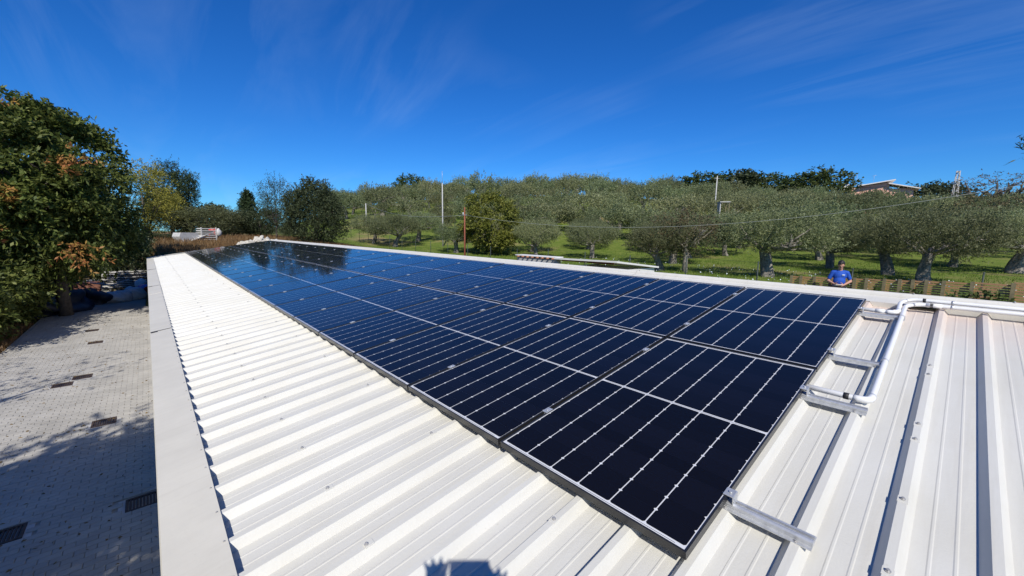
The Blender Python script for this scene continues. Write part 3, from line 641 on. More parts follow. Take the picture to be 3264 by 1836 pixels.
for k, (r_, x, y, a) in enumerate(cand):
    s_ = orr.uniform(.74, 1.2); sz_ = s_ * (orr.uniform(.85, 1.2) if r_ < 88 or a > 1850 else orr.uniform(.8, 1.4))
    if k < 286:
        plant('olive_tree', (OL if r_ < 52 else OF)[orr.randrange(4)], x, y, s_, orr.uniform(0, 6.28), olive_label(a, r_), 'olive tree', 'olive trees in the grove', sz=sz_)
    else:
        C = clumps(rs, [(0, 0, 2.3, 2.6, 2.6, 1.25)], 60, .55); V = crown_sprays(rs, C, np.array([0, 0, 1.6]), 4, 6, .6, .32, .06, up=.45, rnd=.55, jit=.28)
        mass.append(V * np.array([s_, s_, sz_]) + np.array([x, y, float(ground(x, y))]))
if mass: tag(obj('distant_olives', quadmesh('distant_olives', np.concatenate(mass), MAT['l_olive'])), 'far olive crowns merging along the top of the hill', 'olive grove', None, 'stuff')

# light green tree by the rusty pole, and the forked brownish tree
wl = broad(31, 5.2, 4.6, 0.5, 'l_walnut', 170, 8, 11, .22, .05, .6, .12, droop=.25, jit=.18, shell=.75)
p = gp(1236, 641); plant('walnut_tree', wl, p[0], p[1], 1.22, .4, 'bright yellow green leafy tree beside the rusty pole', 'tree', sz=1.12)
bt = broad(32, 3.6, 4.4, 1.2, 'l_brown', 120, 5, 7, .13, .03, .5, .15, droop=.2, jit=.25, bark='bark_olive', nm=10)
p = gp(1722, 686); plant('fruit_tree', bt, p[0], p[1], 1.0, 1.0, 'thin forked tree with browning leaves in the front row', 'tree')

# crest trees and bushes
cr1 = broad(41, 6, 5.2, 1.2, 'l_fig', 200, 5, 6, .34, .085, .7, .16, droop=.25, jit=.3); cr2 = broad(42, 5, 5.5, 1.0, 'l_dark', 200, 5, 6, .34, .08, .7, .16, jit=.3)
cr3 = broad(43, 5.5, 5.5, 1.2, 'l_brown', 70, 4, 5, .3, .06, .7, .14, jit=.35); bare = broad(44, 5, 5.5, 1.0, 'l_brown', 130, 4, 4, .22, .035, .7, .34, nm=30, jit=.3)
for px, dep, yt, pr_, H, sx_, lb in [(1035, 118, 441, cr1, 6, 1.15, 'tall leafy tree rising above the olives behind the tall white pole'), (1008, 120, 462, cr3, 5.5, .8, 'pale thin tree on the crest left of the tall leafy one'),
        (1690, 120, 447, cr3, 5.5, 1.1, 'sparse pale tree on the crest right of the olive rows'), (1762, 118, 436, cr1, 6, 1.6, 'rounded green tree on the crest behind the concrete pole'),
        (1838, 118, 443, cr2, 5, 1.6, 'dark round tree on the crest right of the concrete pole'), (1922, 116, 440, cr1, 6, 1.6, 'wide pale tree on the crest between the dark one and the house tree'),
        (2050, 104, 426, cr1, 6, 1.45, 'large dark green tree on the crest left of the pink house'), (2180, 92, 478, cr1, 6, .75, 'bushy green tree in front of the pink house'),
        (2335, 96, 466, cr2, 5, 1.25, 'dark bush on the crest between pink house and pylon'), (2500, 74, 440, bare, 5, 1.35, 'nearly bare twiggy tree right of the pylon'),
        (2462, 46, 488, cr3, 5.5, 1.0, 'brown leaved bush below the bare tree'), (2550, 44, 490, cr3, 5.5, 1.0, 'brown leaved bush under the grey roof edge')]:
    x, y, s_ = place_px(px, dep, yt, H); plant('crest_tree', pr_, x, y, s_ * sx_, px * 0.7, lb, 'tree', 'trees along the crest', sz=s_)

# trees at the far end of the shed
ev = broad(51, 6, 5.6, 0.1, 'l_dark', 900, 6, 9, .15, .032, .55, .16, ells=[(0, 0, 1.9, 2.7, 2.7, 1.9), (0, 0, 3.4, 2.1, 2.1, 1.7), (.2, 0, 4.7, 1.3, 1.3, 1.1), (-1.3, .3, 3.4, 1.1, 1.1, 1.5), (1.2, -.2, 3.1, 1.2, 1.2, 1.3), (-.2, .3, 5.2, .5, .5, .9), (.9, .2, 4.5, .5, .6, .9)], droop=.15, up=.7, jit=.2)
x, y, s_ = place_px(795, 33, 452, 6); plant('evergreen_tree', ev, x, y, s_ * 1.08, .5, 'big dark evergreen tree at the far end of the shed', 'tree', sz=s_)
fe = broad(52, 6, 3.2, 0.6, 'l_dark', 220, 6, 7, .12, .022, .8, .08, up=.9, rnd=.35, droop=0, jit=.2, nm=12)
x, y, s_ = place_px(695, 35, 448, 6); plant('feathery_shrub', fe, x, y, s_, .2, 'thin feathery shrub with bare upright twigs beside the dark evergreen', 'shrub')
fi = pine(53, 5, 3.2, .2, 'l_pine', .3, 80, .22, .04); x, y, s_ = place_px(628, 44, 489, 5); plant('fir_tree', fi, x, y, s_, 0, 'small pointed conifer above the rubble pile', 'tree')
bu = broad(54, 3.4, 5.0, .1, 'l_dark', 420, 6, 8, .17, .038, .5, .12, droop=.15, jit=.25)
for px, dep, yt, lb, ws in [(655, 41, 528, 'dark bush at the foot of the small conifer', 1.0), (590, 43, 545, 'low dark bush between conifer and grey green willow bush', 1.0), (735, 52, 560, 'low bush behind the feathery shrub', 1.0), (395, 30, 588, 'dark hedge bush below the dark pine', .8), (330, 26, 595, 'dark hedge bush below the yellowing tree', .8)]:
    x, y, s_ = place_px(px, dep, yt, 3.4); plant('bush', bu, x, y, max(s_, .7) * ws, px, lb, 'bush', 'bushes at the far end', sz=s_)
wi = broad(55, 4.2, 6.4, .2, 'l_olive', 560, 6, 9, .16, .03, .6, .14, up=.5, jit=.3)
x, y, s_ = place_px(520, 38, 523, 4.2); plant('willow_bush', wi, x, y, max(s_, 1.0), 0, 'wide grey green bush behind the white scrap', 'bush', sz=s_)
x, y, s_ = place_px(535, 62, 517, 5); plant('far_tree', cr2, x, y, s_ * 1.1, 2, 'dark tree top showing over the grey green bush', 'tree', sz=s_)
x, y, s_ = place_px(470, 58, 535, 5); plant('far_tree', cr1, x, y, s_ * 1.0, 2, 'green tree top between the dark pine and the grey green bush', 'tree', sz=s_)
pi_ = broad(56, 8, 6.2, 1.2, 'l_pine', 640, 8, 10, .2, .026, .5, .2, up=.6, rnd=.5, droop=0, jit=.25)
x, y, s_ = place_px(436, 41, 412, 8); plant('pine_tree', pi_, x, y, s_ * .92, 1, 'dark pine at the end of the tree row', 'tree', sz=s_)
ye = broad(57, 8, 5.4, .6, 'l_yellow', 330, 7, 9, .15, .032, .7, .13, droop=.35, jit=.3)
x, y, s_ = place_px(365, 36, 400, 8); plant('yellowing_tree', ye, x, y, s_, 2, 'thin yellowing tree between the big leafy tree and the dark pine', 'tree')
# big leafy trees along the yard
ail = broad(61, 9, 6.4, 2.5, 'l_ail', 250, 12, 16, .20, .042, .75, .2, droop=.5, up=.3, jit=.15, shell=.78, nm=10)
ail2 = broad(62, 9, 5.4, 2.5, 'l_ail', 220, 12, 16, .20, .042, .75, .18, droop=.5, up=.3, jit=.15, shell=.78, nm=10)
rs = np.random.RandomState(9)
def autumn(protos, spots_, n=4):
    out_ = []
    for (a, b, c, r) in spots_:
        Cc = np.array([a, b, c]) + rs.normal(size=(n, 3)) * r; out_.append(crown_sprays(rs, Cc, np.array([0, 0, 3.0]), 5, 12, .65, .18, .036, .2, .8, .5, .55, .2))
    return quadmesh('autumn_sprays', np.concatenate(out_), MAT['l_autumn'])
au1 = autumn(ail, [(1.0, -2.8, 6.4, .14), (-1.4, -3.0, 4.2, .16), (0.9, -3.0, 2.9, .10)])
au2 = autumn(ail2, [(0.4, -2.6, 4.9, .14), (.3, -1.4, 8.5, .18)])
for px, dep, yt, pr_, au, sx_, lb in [(138, 17.5, 276, ail, au1, .95, 'big leafy tree with reddish sprays overhanging the yard rubbish'), (20, 16.5, 250, ail2, au2, 1.05, 'big leafy tree with thin reddish top beside the paved yard'), (100, 28, 300, ail2, au2, 1.0, 'big leafy tree standing behind the two reddish ones')]:
    x, y, s_ = place_px(px, dep, yt, 9); t = plant('leafy_tree', pr_, x, y, s_ * sx_, 0.0, lb, 'tree', 'leafy trees along the yard', sz=s_); obj('autumn_sprays', au, t)
sh = broad(63, 3.2, 3.2, .0, 'l_ail', 300, 6, 10, .16, .035, .5, .08, droop=.4, jit=.25)
for x, y, lb in [(-6.1, 24.4, 'low leafy shrub at the foot of the big leafy tree'), (-6.3, 27.8, 'low leafy shrub between the tarpaulins and the hedge')]: plant('hedge_shrub', sh, x, y, .85, x, lb, 'shrub', 'hedge shrubs along the yard')
hn = ['nearest the patch of dry grass', 'behind the dark tarpaulin heap', 'beside the brick stack', 'behind the stacked boards', 'beside the plastic sacks', 'past the stacked boards', 'at the far end of the hedge']
for k, (x, y) in enumerate([(-6.6, 20.0), (-6.7, 23.0), (-6.9, 26.2), (-7.2, 29.6), (-7.0, 32.5), (-6.6, 35.5), (-6.2, 39.0)]):
    plant('hedge_shrub', (sh[0], sh[1]), x, y, 1.0 + .12 * (k % 3), k * 1.3, 'leafy green hedge shrub ' + hn[k], 'shrub', 'hedge shrubs along the yard', sz=.95 + .1 * (k % 2))
# trees standing beside and behind the photographer: they throw the shadows on the yard
tb = broad(64, 9.0, 7.6, 2.2, 'l_ail', 620, 7, 12, .20, .05, .7, .2, droop=.4, jit=.35, shell=.1)
plant('leafy_tree', tb, -8.5, 1.7, 0.97, .6, 'dense leafy tree behind the photographer shading the yard', 'tree', 'leafy trees along the yard')
plant('leafy_tree', tb, -8.6, -4.6, 1.0, 3.1, 'dense leafy tree farther behind the photographer', 'tree', 'leafy trees along the yard')
plant('leafy_tree', tb, -6.5, -.9, .72, 1.0, 'low bushy tree under the dense tree behind the photographer', 'tree', 'leafy trees along the yard')
tb2 = broad(65, 8.0, 5.6, 2.6, 'l_ail', 60, 4, 5, .16, .035, .8, .17, droop=.2, jit=.4, nm=26)
plant('leafy_tree', tb2, -9.9, 9.2, 1.0, 2.0, 'sparse branchy tree left of the yard throwing branch shadows', 'tree', 'leafy trees along the yard')
plant('leafy_tree', tb2, -11.2, 13.2, 1.0, 4.2, 'sparse branchy tree beside the dry grass patch', 'tree', 'leafy trees along the yard')
# conifer branch reaching in at the right
cb = MB(); rs = np.random.RandomState(5)
pt = at_depth(2572, 366, 9.0); trunk_xy = pt + np.array([1.6, -2.6, 0]); gz = float(ground(trunk_xy[0], trunk_xy[1]))
t = empty('cedar_tree', (trunk_xy[0], trunk_xy[1], gz), (0, 0, 0), 'cedar tree beside the shed with one branch tip reaching into the sky', 'tree')
Hc = pt[2] - gz; ced = MB().tube([(0, 0, -.2), (0, 0, Hc * .6), (0, 0, Hc * 1.5)], [.22, .16, .04], 8); tips = []
for k in range(16):
    e = np.array([-1.55, 2.5, Hc]) if k == 0 else np.array([math.cos(k * 2.4 + .8) * 1.5 + .6, math.sin(k * 2.4 + .8) * 1.5 - .8, Hc * (.45 + .065 * k)])
    s0 = np.array([0, 0, e[2] - .3]); ced.tube([s0, (s0 + e) / 2, e], [.05, .03, .01], 5)
    tips += [s0 + (e - s0) * f for f in np.linspace(.35, 1, 7)]
obj('trunk', ced.mesh('trunk', MAT['bark']), t); obj('crown', quadmesh('crown', crown_sprays(rs, np.array(tips), np.array([0, 0, Hc * .6]), 8, 9, .34, .12, .012, .2, .7, .5, .1, .1), MAT['l_pine']), t)

# ------------------------------------------------------------------ grass and weeds
rs = np.random.RandomState(21)
def blades(name, x, y, h, wd, matn, label, cat):
    z = ground(x, y); n = len(x); P = np.stack([x, y, z - .01], 1); D = np.stack([rs.normal(size=n) * .35, rs.normal(size=n) * .35, np.ones(n)], 1)
    tag(obj(name, quadmesh(name, leafquads(P, D, h, wd, rs), MAT[matn])), label, cat, None, 'stuff')
n = 70000; d = 9 + 26 * rs.rand(n) ** 0.8; a = rs.uniform(2, 97, n) * math.pi / 180
gx_ = CAM[0] + d * np.sin(a) * 1.25 + 2; gy_ = CAM[1] + d * np.cos(a) * 1.4; k_ = (gx_ > 9.0) & (rs.rand(n) < .35 + .65 * (np.sin(gx_ * .9) * np.sin(gy_ * .7 + 1) > -.2))
blades('grass', gx_[k_], gy_[k_], .14, .014, 'grassb', 'short green grass under the olive trees', 'grass')
n = 16000; x = rs.uniform(-1.2, 11, n); y = 26.9 + rs.rand(n) ** 1.5 * 16
blades('dry_grass', x, y, .34, .012, 'dry', 'dry ochre grass on the bank behind the shed', 'grass')
n = 5000; x = rs.uniform(-6.2, -5.0, n); y = rs.uniform(14, 24, n)
blades('yard_weeds', x, y, .22, .014, 'dry', 'patch of dry weeds along the edge of the paving', 'weeds')
n = 700; x = rs.uniform(-4.9, -1.3, n); y = 5 + 20 * rs.rand(n); lt = np.stack([x, y, np.full(n, .006)], 1)
tag(obj('leaf_litter', quadmesh('leaf_litter', leafquads(lt, rs.normal(size=(n, 3)) * np.array([1, 1, .12]), .055, .016, rs), MAT['dry'])), 'fallen dry leaves scattered on the paving', 'leaves', None, 'stuff')
n = 900; x = rs.uniform(12, 30, n); y = rs.uniform(-4, 22, n); fl = np.stack([x, y, ground(x, y) + .12], 1)
tag(obj('wild_flowers', quadmesh('wild_flowers', leafquads(fl, rs.normal(size=(n, 3)) * np.array([1, 1, .3]), .07, .03, rs), MAT['print'])), 'small white wild flowers in the grass', 'flowers', None, 'stuff')

# ------------------------------------------------------------------ slatted fence with plants
fen = empty('slatted_fence', (12.3, 0.5, 1.5), (0, 0, 0), 'low fence of orange brown horizontal slats behind the man', 'fence')
FO = np.array([12.3, 0.5, 1.5]); FA, FB = np.array([14.7, 4.1]), np.array([12.6, -3.9])
zt = lambda t: 2.50 + 0.40 * min(1, t * 1.25)
def fence_t(px):                                # where a pixel column meets the fence line
    d = ray(px, 715)[:2]; A = np.array([[d[0], -(FB - FA)[0]], [d[1], -(FB - FA)[1]]]); return np.linalg.solve(A, FA - CAM[:2])[1]
pcol = [1990, 2014, 2048, 2088, 2118, 2149, 2179, 2224, 2263, 2296, 2330, 2374, 2446, 2550]; ts = [fence_t(c) for c in pcol] + [1.0]
for i, t in enumerate(ts):
    q = FA + (FB - FA) * t; z0 = float(ground(*q)); z1 = zt(t) + 0.05
    MB().box((q[0] - FO[0] - .03, q[1] - FO[1], (z0 - .1 + z1) / 2 - FO[2]), (.07, .07, z1 - z0 + .1)).build('post', MAT['post'], fen)
    if i:
        a = FA + (FB - FA) * ts[i - 1]; L_ = np.linalg.norm(q - a); an = math.atan2(q[1] - a[1], q[0] - a[0]); mq = (a + q) / 2; z = zt((t + ts[i - 1]) / 2)
        sl = MB().box((0, 0, 0), (L_ - .01, .02, .040)).mesh('slat', MAT['wood']); zz_ = z; k = 0
        while zz_ > z0 + .35 and k < 11:
            obj('slat', sl, fen, loc=(mq[0] - FO[0] + .02, mq[1] - FO[1], zz_ - FO[2] + rng.uniform(-.004, .004)), rot=(rng.uniform(-.02, .02), rng.uniform(-.006, .006), an)); zz_ -= .062; k += 1
fp = broad(71, 1.3, .55, .3, 'l_fig', 20, 4, 5, .12, .035, .14, .02, droop=.3, jit=.1)
for px, s_, lb in [(2190, .70, 'small leafy plant at the fence, nearest the man'), (2290, .74, 'leafy plant at the fence, second from the man'), (2415, .78, 'leafy bush at the fence, third from the man'), (2478, .84, 'dark leafy bush at the fence, next to the last'), (2520, .80, 'dark leafy bush at the fence end')]:
    q = FA + (FB - FA) * fence_t(px) - np.array([.35, 0]); plant('fence_plant', fp, q[0], q[1], s_, px, lb, 'plant', 'plants along the slatted fence')

# ------------------------------------------------------------------ wire fence along the grove
wf = empty('wire_fence', (16.5, 20, 1.6), (0, 0, 0), 'thin dark wire fence in front of the olive trees', 'fence'); wo = np.array([16.5, 20, 1.6])
tops = []
for k in range(20):
    y = -4 + k * 2.9; x = 16.5 + .03 * (y - 5); z = float(ground(x, y)); h_ = 1.35 + .06 * math.sin(k * 2.1)
    MB().tube([np.array([x, y, z - .2]) - wo, np.array([x + .03 * math.sin(k), y, z + h_]) - wo], .024, 6).build('post', MAT['green_metal'], wf); tops.append(np.array([x, y, z + h_]) - wo)
for dz in (.05, .5, .95): MB().tube([q - np.array([0, 0, dz]) for q in tops], .004, 4).build('wire', MAT['green_metal'], wf)

# ------------------------------------------------------------------ small white hut behind the ridge
HX = 7.4
def onX(px, py, X): d = ray(px, py); return CAM + (X - CAM[0]) / d[0] * d
a = onX(1302, 641, HX); b = onX(1402, 647, HX); c = onX(1552, 656, HX); zg = float(ground(HX, 6.5))
hut = empty('hut', (HX, float(b[1]), zg), (0, 0, 0), 'low white hut with tile coping and open dark bay behind the ridge', 'hut'); HO = np.array([HX, float(b[1]), zg])
def hb(name, lo, hi, m_): lo = np.array(lo, float); hi = np.array(hi, float); return MB().box((lo + hi) / 2 - HO, hi - lo).build(name, MAT[m_], hut)
zA, zC = float(a[2]), float(c[2])
hb('wall', (HX, b[1], zg - .1), (HX + .15, a[1], zA - .05), 'concrete'); hb('wall', (HX + .15, a[1] - .12, zg - .1), (HX + 1.9, a[1], zA - .26), 'concrete')
hb('wall', (HX, b[1] - .12, zg - .1), (HX + 1.9, b[1], zA - .26), 'whitewall'); hb('wall', (HX + 1.78, c[1] + .12, zg - .1), (HX + 1.9, b[1] - .12, zA - .27), 'concrete'); hb('wall', (HX, c[1], zg - .1), (HX + 1.9, c[1] + .12, zC - .26), 'whitewall')
MB().add([np.array(q) - HO for q in [(HX - .12, c[1] - .08, zC - .045), (HX + 2.0, c[1] - .08, zC - .275), (HX + 2.0, b[1] + .02, zA - .27), (HX - .12, b[1] + .02, zA - .04), (HX - .12, c[1] - .08, zC), (HX + 2.0, c[1] - .08, zC - .23), (HX + 2.0, b[1] + .02, zA - .225), (HX - .12, b[1] + .02, zA + .005)]], [(3, 2, 1, 0), (4, 5, 6, 7), (0, 1, 5, 4), (1, 2, 6, 5), (2, 3, 7, 6), (3, 0, 4, 7)]).build('roof', MAT['whitewall'], hut)
hb('coping', (HX - .06, b[1] + .03, zA - .012), (HX + .30, a[1] + .05, zA + .012), 'whitewall')
q = b[1] + .10
while q < a[1] - .1:
    MB().tube([np.array([HX - .12, q, zA - .035]) - HO, np.array([HX + .3, q, zA - .03]) - HO], .026, 8).build('tile', MAT['tile'], hut); q += .21
hb('beam', (HX + .02, c[1] + .13, zC - .11), (HX + .08, b[1] - .13, zC - .062), 'rust')

# ------------------------------------------------------------------ poles, cables, pylon
def pole(name, px, depth, ytop, r, m_, label, extra=None):
    p = at_depth(px, 590, depth); z = float(ground(p[0], p[1])); top = at_depth(px, ytop, depth)[2]
    t = empty(name, (p[0], p[1], z), (0, 0, 0), label, 'pole'); H = top - z
    MB().tube([(0, 0, -.2), (0, 0, H * .5), (0, 0, H)], [r * 1.15, r, r * .75], 8).build('shaft', MAT[m_], t)
    if extra: extra(t, H)
    return np.array([p[0], p[1], top]), t
def ex_ant(t, H): MB().tube([(0, 0, H), (0, 0, H + .01)], .09, 8).build('collar', MAT['steel'], t); MB().tube([(0, 0, H), (0, 0, H + 1.3)], .022, 6).build('rod', MAT['steel'], t)
def ex_ins(t, H): MB().box((0, 0, H - .5), (.3, .06, .06)).build('crossarm', MAT['steel'], t); MB().tube([(-.12, 0, H - .47), (-.12, 0, H - .35)], .03, 8).build('insulator', MAT['print'], t)
def ex_arm(t, H): MB().tube([(-.4, .3, H - .25), (.4, -.3, H - .25)], .04, 6).build('crossarm', MAT['steel'], t); MB().tube([(0, 0, H - .01), (0, 0, H + .12)], .05, 8).build('insulator', MAT['print'], t)
pole('flag_pole', 1114, 46, 462, .075, 'concrete', 'tall white pole with thin rod on top in the grove', ex_ant)
rtop, _ = pole('rusty_pole', 1169, 27, 522, .055, 'rust', 'rusty red pole beside the bright green tree', ex_ins)
pole('concrete_pole', 1793, 62, 447, .095, 'concrete', 'pale concrete pole standing among the hillside olives', ex_arm)
ltop, _ = pole('short_pole', 923, 62, 512, .09, 'concrete', 'short pale pole on the slope right of the dark evergreen')
def cable(name, a, b, sag, label, r=.012):
    P = [a + (b - a) * t + np.array([0, 0, -4 * sag * t * (1 - t)]) for t in np.linspace(0, 1, 26)]
    tag(MB().tube(P, r, 5).build(name, MAT['wire']), label, 'cable')
ra = rtop - np.array([0, 0, .5]); e = at_depth(2640, 452, 15.0)
cable('overhead_cable', ra, e, 1.25, 'sagging overhead cable in front of the olive trees', .008)
cable('overhead_cable', ra, ltop, .8, 'overhead cable between the rusty pole and the short pale pole', .014)
pb = at_depth(2386, 590, 88); zb = float(ground(pb[0], pb[1])); Hq = at_depth(2392, 433, 88)[2] - zb
py_ = empty('pylon', (pb[0], pb[1], zb), (0, 0, .35), 'power line pylon with two crossarms on the crest', 'pylon')
for sx_ in (-1, 1):
    for sy_ in (-1, 1): MB().tube([(sx_ * .55, sy_ * .55, -.3), (sx_ * .2, sy_ * .2, Hq)], .07, 4).build('leg', MAT['concrete'], py_)
for k in range(9):
    z0, z1 = Hq * k / 9, Hq * (k + 1) / 9; w0, w1 = .55 - .35 * k / 9, .55 - .35 * (k + 1) / 9; s_ = 1 if k % 2 else -1
    for A_, B_ in (((-w0 * s_, -w0), (w1 * s_, -w1)), ((-w0, w0 * s_), (-w1, -w1 * s_))): MB().tube([(A_[0], A_[1], z0), (B_[0], B_[1], z1)], .045, 4).build('brace', MAT['concrete'], py_)
for zf, hl in ((.985, .9), (.80, 2.2), (.56, 1.5)):
    MB().tube([(-hl if zf != .56 else -1.5, 0, Hq * zf), (hl if zf != .56 else .3, 0, Hq * zf)], .10, 5).build('crossarm', MAT['concrete'], py_)

# ------------------------------------------------------------------ pink house and small shelter on the slope
hp = at_depth(2172, 590, 98); zh = float(ground(hp[0], hp[1])); zt_ = at_depth(2190, 459, 98)[2]; HH = zt_ - zh
hs_ = empty('pink_house', (hp[0], hp[1], zh), (0, 0, math.radians(-80)), 'pink house with split mono pitch roofs on the crest', 'house'); hs_.scale = (1.05, 1.05, 1.0)
def hbx(name, c, d, m_, parent=None, rot=None): return MB().box(c, d, rot).build(name, MAT[m_], parent or hs_)
hbx('wall', (0, 1.2, (HH - 1.4) / 2), (6.5, 5, HH - 1.4), 'pink')
MB().add([(-1.2, -1.5, HH - 1.45), (3.2, -1.5, HH - 1.45), (3.2, -1.5, HH - .5), (-1.2, -1.5, HH - 1.2), (-1.2, 3, HH - 1.45), (3.2, 3, HH - 1.45), (3.2, 3, HH - .5), (-1.2, 3, HH - 1.2)], [(0, 1, 2, 3), (7, 6, 5, 4), (1, 5, 6, 2), (0, 3, 7, 4), (3, 2, 6, 7)]).build('gable_wall', MAT['pink'], hs_)
hbx('roof', (1.0, .6, HH - .60), (6.2, 6, .22), 'whitewall', rot=(0, -.165, 0))
hbx('lower_wall', (5.2, .9, (HH - 2.0) / 2), (4.0, 4.2, HH - 2.0), 'pink')
rf = hbx('roof', (5.6, .6, HH - 1.55), (5.4, 5.6, .2), 'whitewall', rot=(0, .27, 0))
for k in range(7): hbx('rafter', (3.6 + k * .62, -2.05, HH - 1.28 - k * .17), (.16, .5, .16), 'post', rf)
hbx('chimney', (-4.2, .6, HH - 1.1), (1.2, 1.2, 1.5), 'whitewall'); hbx('chimney', (-1.2, 1.2, HH - .85), (1.0, 1.0, .7), 'whitewall')
MB().tube([(-2.4, .6, HH - 1.2), (-2.4, .6, HH + 1.9)], .03, 5).tube([(.6, .6, HH), (.6, .6, HH + 1.4)], .025, 5).tube([(.2, .6, HH + 1.3), (1.0, .6, HH + 1.45)], .025, 5).build('aerial', MAT['steel'], hs_)
hbx('window', (5.4, -1.22, HH - 3.4), (1.0, .06, 1.1), 'dark')
sp = gp(1820, 513); sp2 = at_depth(1820, 510, 52); zs = float(ground(sp2[0], sp2[1])); zq = at_depth(1820, 509, 52)[2]
shl_ = empty('shelter', (sp2[0], sp2[1], zs), (0, 0, .6), 'small flat roofed shelter among the hillside olives', 'shelter')
MB().box((0, 0, zq - zs), (1.8, 1.2, .10)).build('roof', MAT['concrete'], shl_); MB().box((0, .5, (zq - zs) / 2), (1.4, .1, zq - zs - .15)).build('wall', MAT['concrete'], shl_)
for sx_ in (-1, 1): MB().box((sx_ * .75, -.5, (zq - zs) / 2 - .05), (.1, .1, zq - zs)).build('post', MAT['post'], shl_)
fr_ = at_depth(2590, 497, 52); zf_ = float(ground(fr_[0], fr_[1]))
gb = empty('grey_roofed_house', (fr_[0] + 3, fr_[1] - 4, zf_), (0, 0, .3), 'grey roofed building end beyond the bare tree', 'house')
MB().box((0, 0, (fr_[2] - zf_) / 2 - .2), (5, 8, fr_[2] - zf_ - .2)).build('wall', MAT['plaster'], gb); MB().box((0, 0, fr_[2] - zf_ - .25), (5.8, 9, .25)).build('roof', MAT['board'], gb)

# ------------------------------------------------------------------ rubble, scrap and rubbish
rs = np.random.RandomState(33)
def rock(seed, m_='stone'):
    r_ = np.random.RandomState(seed); b_ = MB().ball((0, 0, 0), .5, 7, 5); V = np.array(b_.v); dirs = V / (np.linalg.norm(V, axis=1, keepdims=True) + 1e-9)
    s_ = np.ones(len(V)) * .5
    for k in range(6): nrm = unit(r_, 1)[0]; s_ = np.minimum(s_, np.where(dirs @ nrm > .3, .36 / np.maximum(dirs @ nrm, .3), 9))
    b_.v = [tuple(p) for p in dirs * s_[:, None]]; b_.sm = [False] * len(b_.f); return b_.mesh('stone', MAT[m_])
RK = [rock(i) for i in range(5)]
def heap(name, px0, px1, Yc, ytops, n, size, label):
    c = at_depth((px0 + px1) / 2, 600, 1.0); xs = []
    d0 = ray(px0, 600); d1 = ray(px1, 600); x0 = CAM[0] + d0[0] / d0[1] * (Yc - CAM[1]); x1 = CAM[0] + d1[0] / d1[1] * (Yc - CAM[1])
    xm = (x0 + x1) / 2; zg_ = float(ground(xm, Yc)); t = empty(name, (xm, Yc, zg_), (0, 0, 0), label, 'rubble heap')
    for k in range(n):
        f = rs.rand(); x = x0 + (x1 - x0) * f; h_ = np.interp(f, [0, .5, 1], ytops) * rs.rand() ** .6; s_ = size * rs.uniform(.5, 1.4)
        obj('stone', RK[k % 5], t, loc=(x - xm, rs.normal() * .6, float(ground(x, Yc)) - zg_ + h_), rot=tuple(rs.uniform(0, 6, 3)), scale=(s_ * 1.3, s_ * rs.uniform(.7, 1.2), s_ * rs.uniform(.5, .9)))
heap('rubble_heap', 604, 706, 28.6, (.35, .75, .45), 110, .34, 'heap of pale broken stones behind the far corner of the shed')
heap('rubble_heap', 560, 620, 27.6, (.10, .2, .2), 30, .26, 'low spill of pale stones along the far edge of the roof')
def ud(px, py, Y): d = ray(px, py); q = CAM + d * (Y - CAM[1]) / d[1]; return q
# white scrap beyond the roof end
q = ud(470, 605, 37); zg_ = float(ground(q[0], q[1])); t = empty('white_tank', (q[0], q[1], zg_), (0, 0, .5), 'tipped white plastic tank with a sheet leaning on it', 'tank')
MB().extr([(-.55, 0), (-.7, .35), (-.6, .62), (.5, .62), (.62, .3), (.5, 0)], -.4, .4, True).build('shell', MAT['concrete'], t); MB().box((.9, -.3, .42), (1.9, .5, .05), (0, -.38, .1)).build('sheet', MAT['board'], t)
q = ud(520, 606, 37.5); zg_ = float(ground(q[0], q[1])); t = empty('wire_crate', (q[0], q[1], zg_), (0, 0, .4), 'grey slatted crate stack beside the white tank', 'crate')
for k in range(6): MB().box((0, 0, .1 + k * .16), (1.2 - .08 * k, .8, .07)).build('slat', MAT['board'], t)
for sx_ in (-1, 1): MB().box((sx_ * .5, -.38, .5), (.07, .05, 1.0)).build('upright', MAT['board'], t)
q = ud(537, 590, 38.5); zg_ = float(ground(q[0], q[1])); t = empty('red_drum', (q[0], q[1], zg_), (0, 0, 0), 'small orange red drum in front of the grey green bush', 'drum')
MB().tube([(0, 0, .0), (0, 0, .06), (0, 0, .8), (0, 0, .86)], [.26, .29, .29, .26], 14).build('body', MAT['red'], t); MB().tube([(0, 0, .86), (0, 0, .9)], .2, 12).build('lid', MAT['red'], t)
q = ud(551, 596, 38.2); zg_ = float(ground(q[0], q[1])); t = empty('white_sack', (q[0], q[1], zg_ + .3), (0, 0, 0), 'white sack on the crates by the red drum', 'sack'); MB().ball((0, 0, .25), (.22, .2, .28), 12, 8).build('body', MAT['concrete'], t); MB().ball((0, 0, .52), (.09, .08, .08), 8, 6).build('neck', MAT['sack'], t)
for px, py, lb in [(660, 567, 'small white car far behind the rubble heap')]:
    q = at_depth(px, 572, 70); zg_ = float(ground(q[0], q[1])); t = empty('parked_car', (q[0], q[1], zg_), (0, 0, math.radians(-30)), lb, 'car')
    MB().extr([(-2, .35), (-2, .85), (-1.2, .95), (-.7, 1.42), (.9, 1.45), (1.5, .95), (2.05, .85), (2.1, .35)], -.82, .82, True).build('body', MAT['whitewall'], t)
    for sx_ in (-1.25, 1.3):
        for sy_ in (-.8, .8): MB().tube([(sx_, sy_ - .1, .33), (sx_, sy_ + .1, .33)], .33, 14).build('wheel', MAT['dark'], t)
    MB().extr([(-.98, .98), (-.62, 1.36), (.84, 1.38), (1.3, .98)], -.83, .83, True).build('window', MAT['dark'], t)
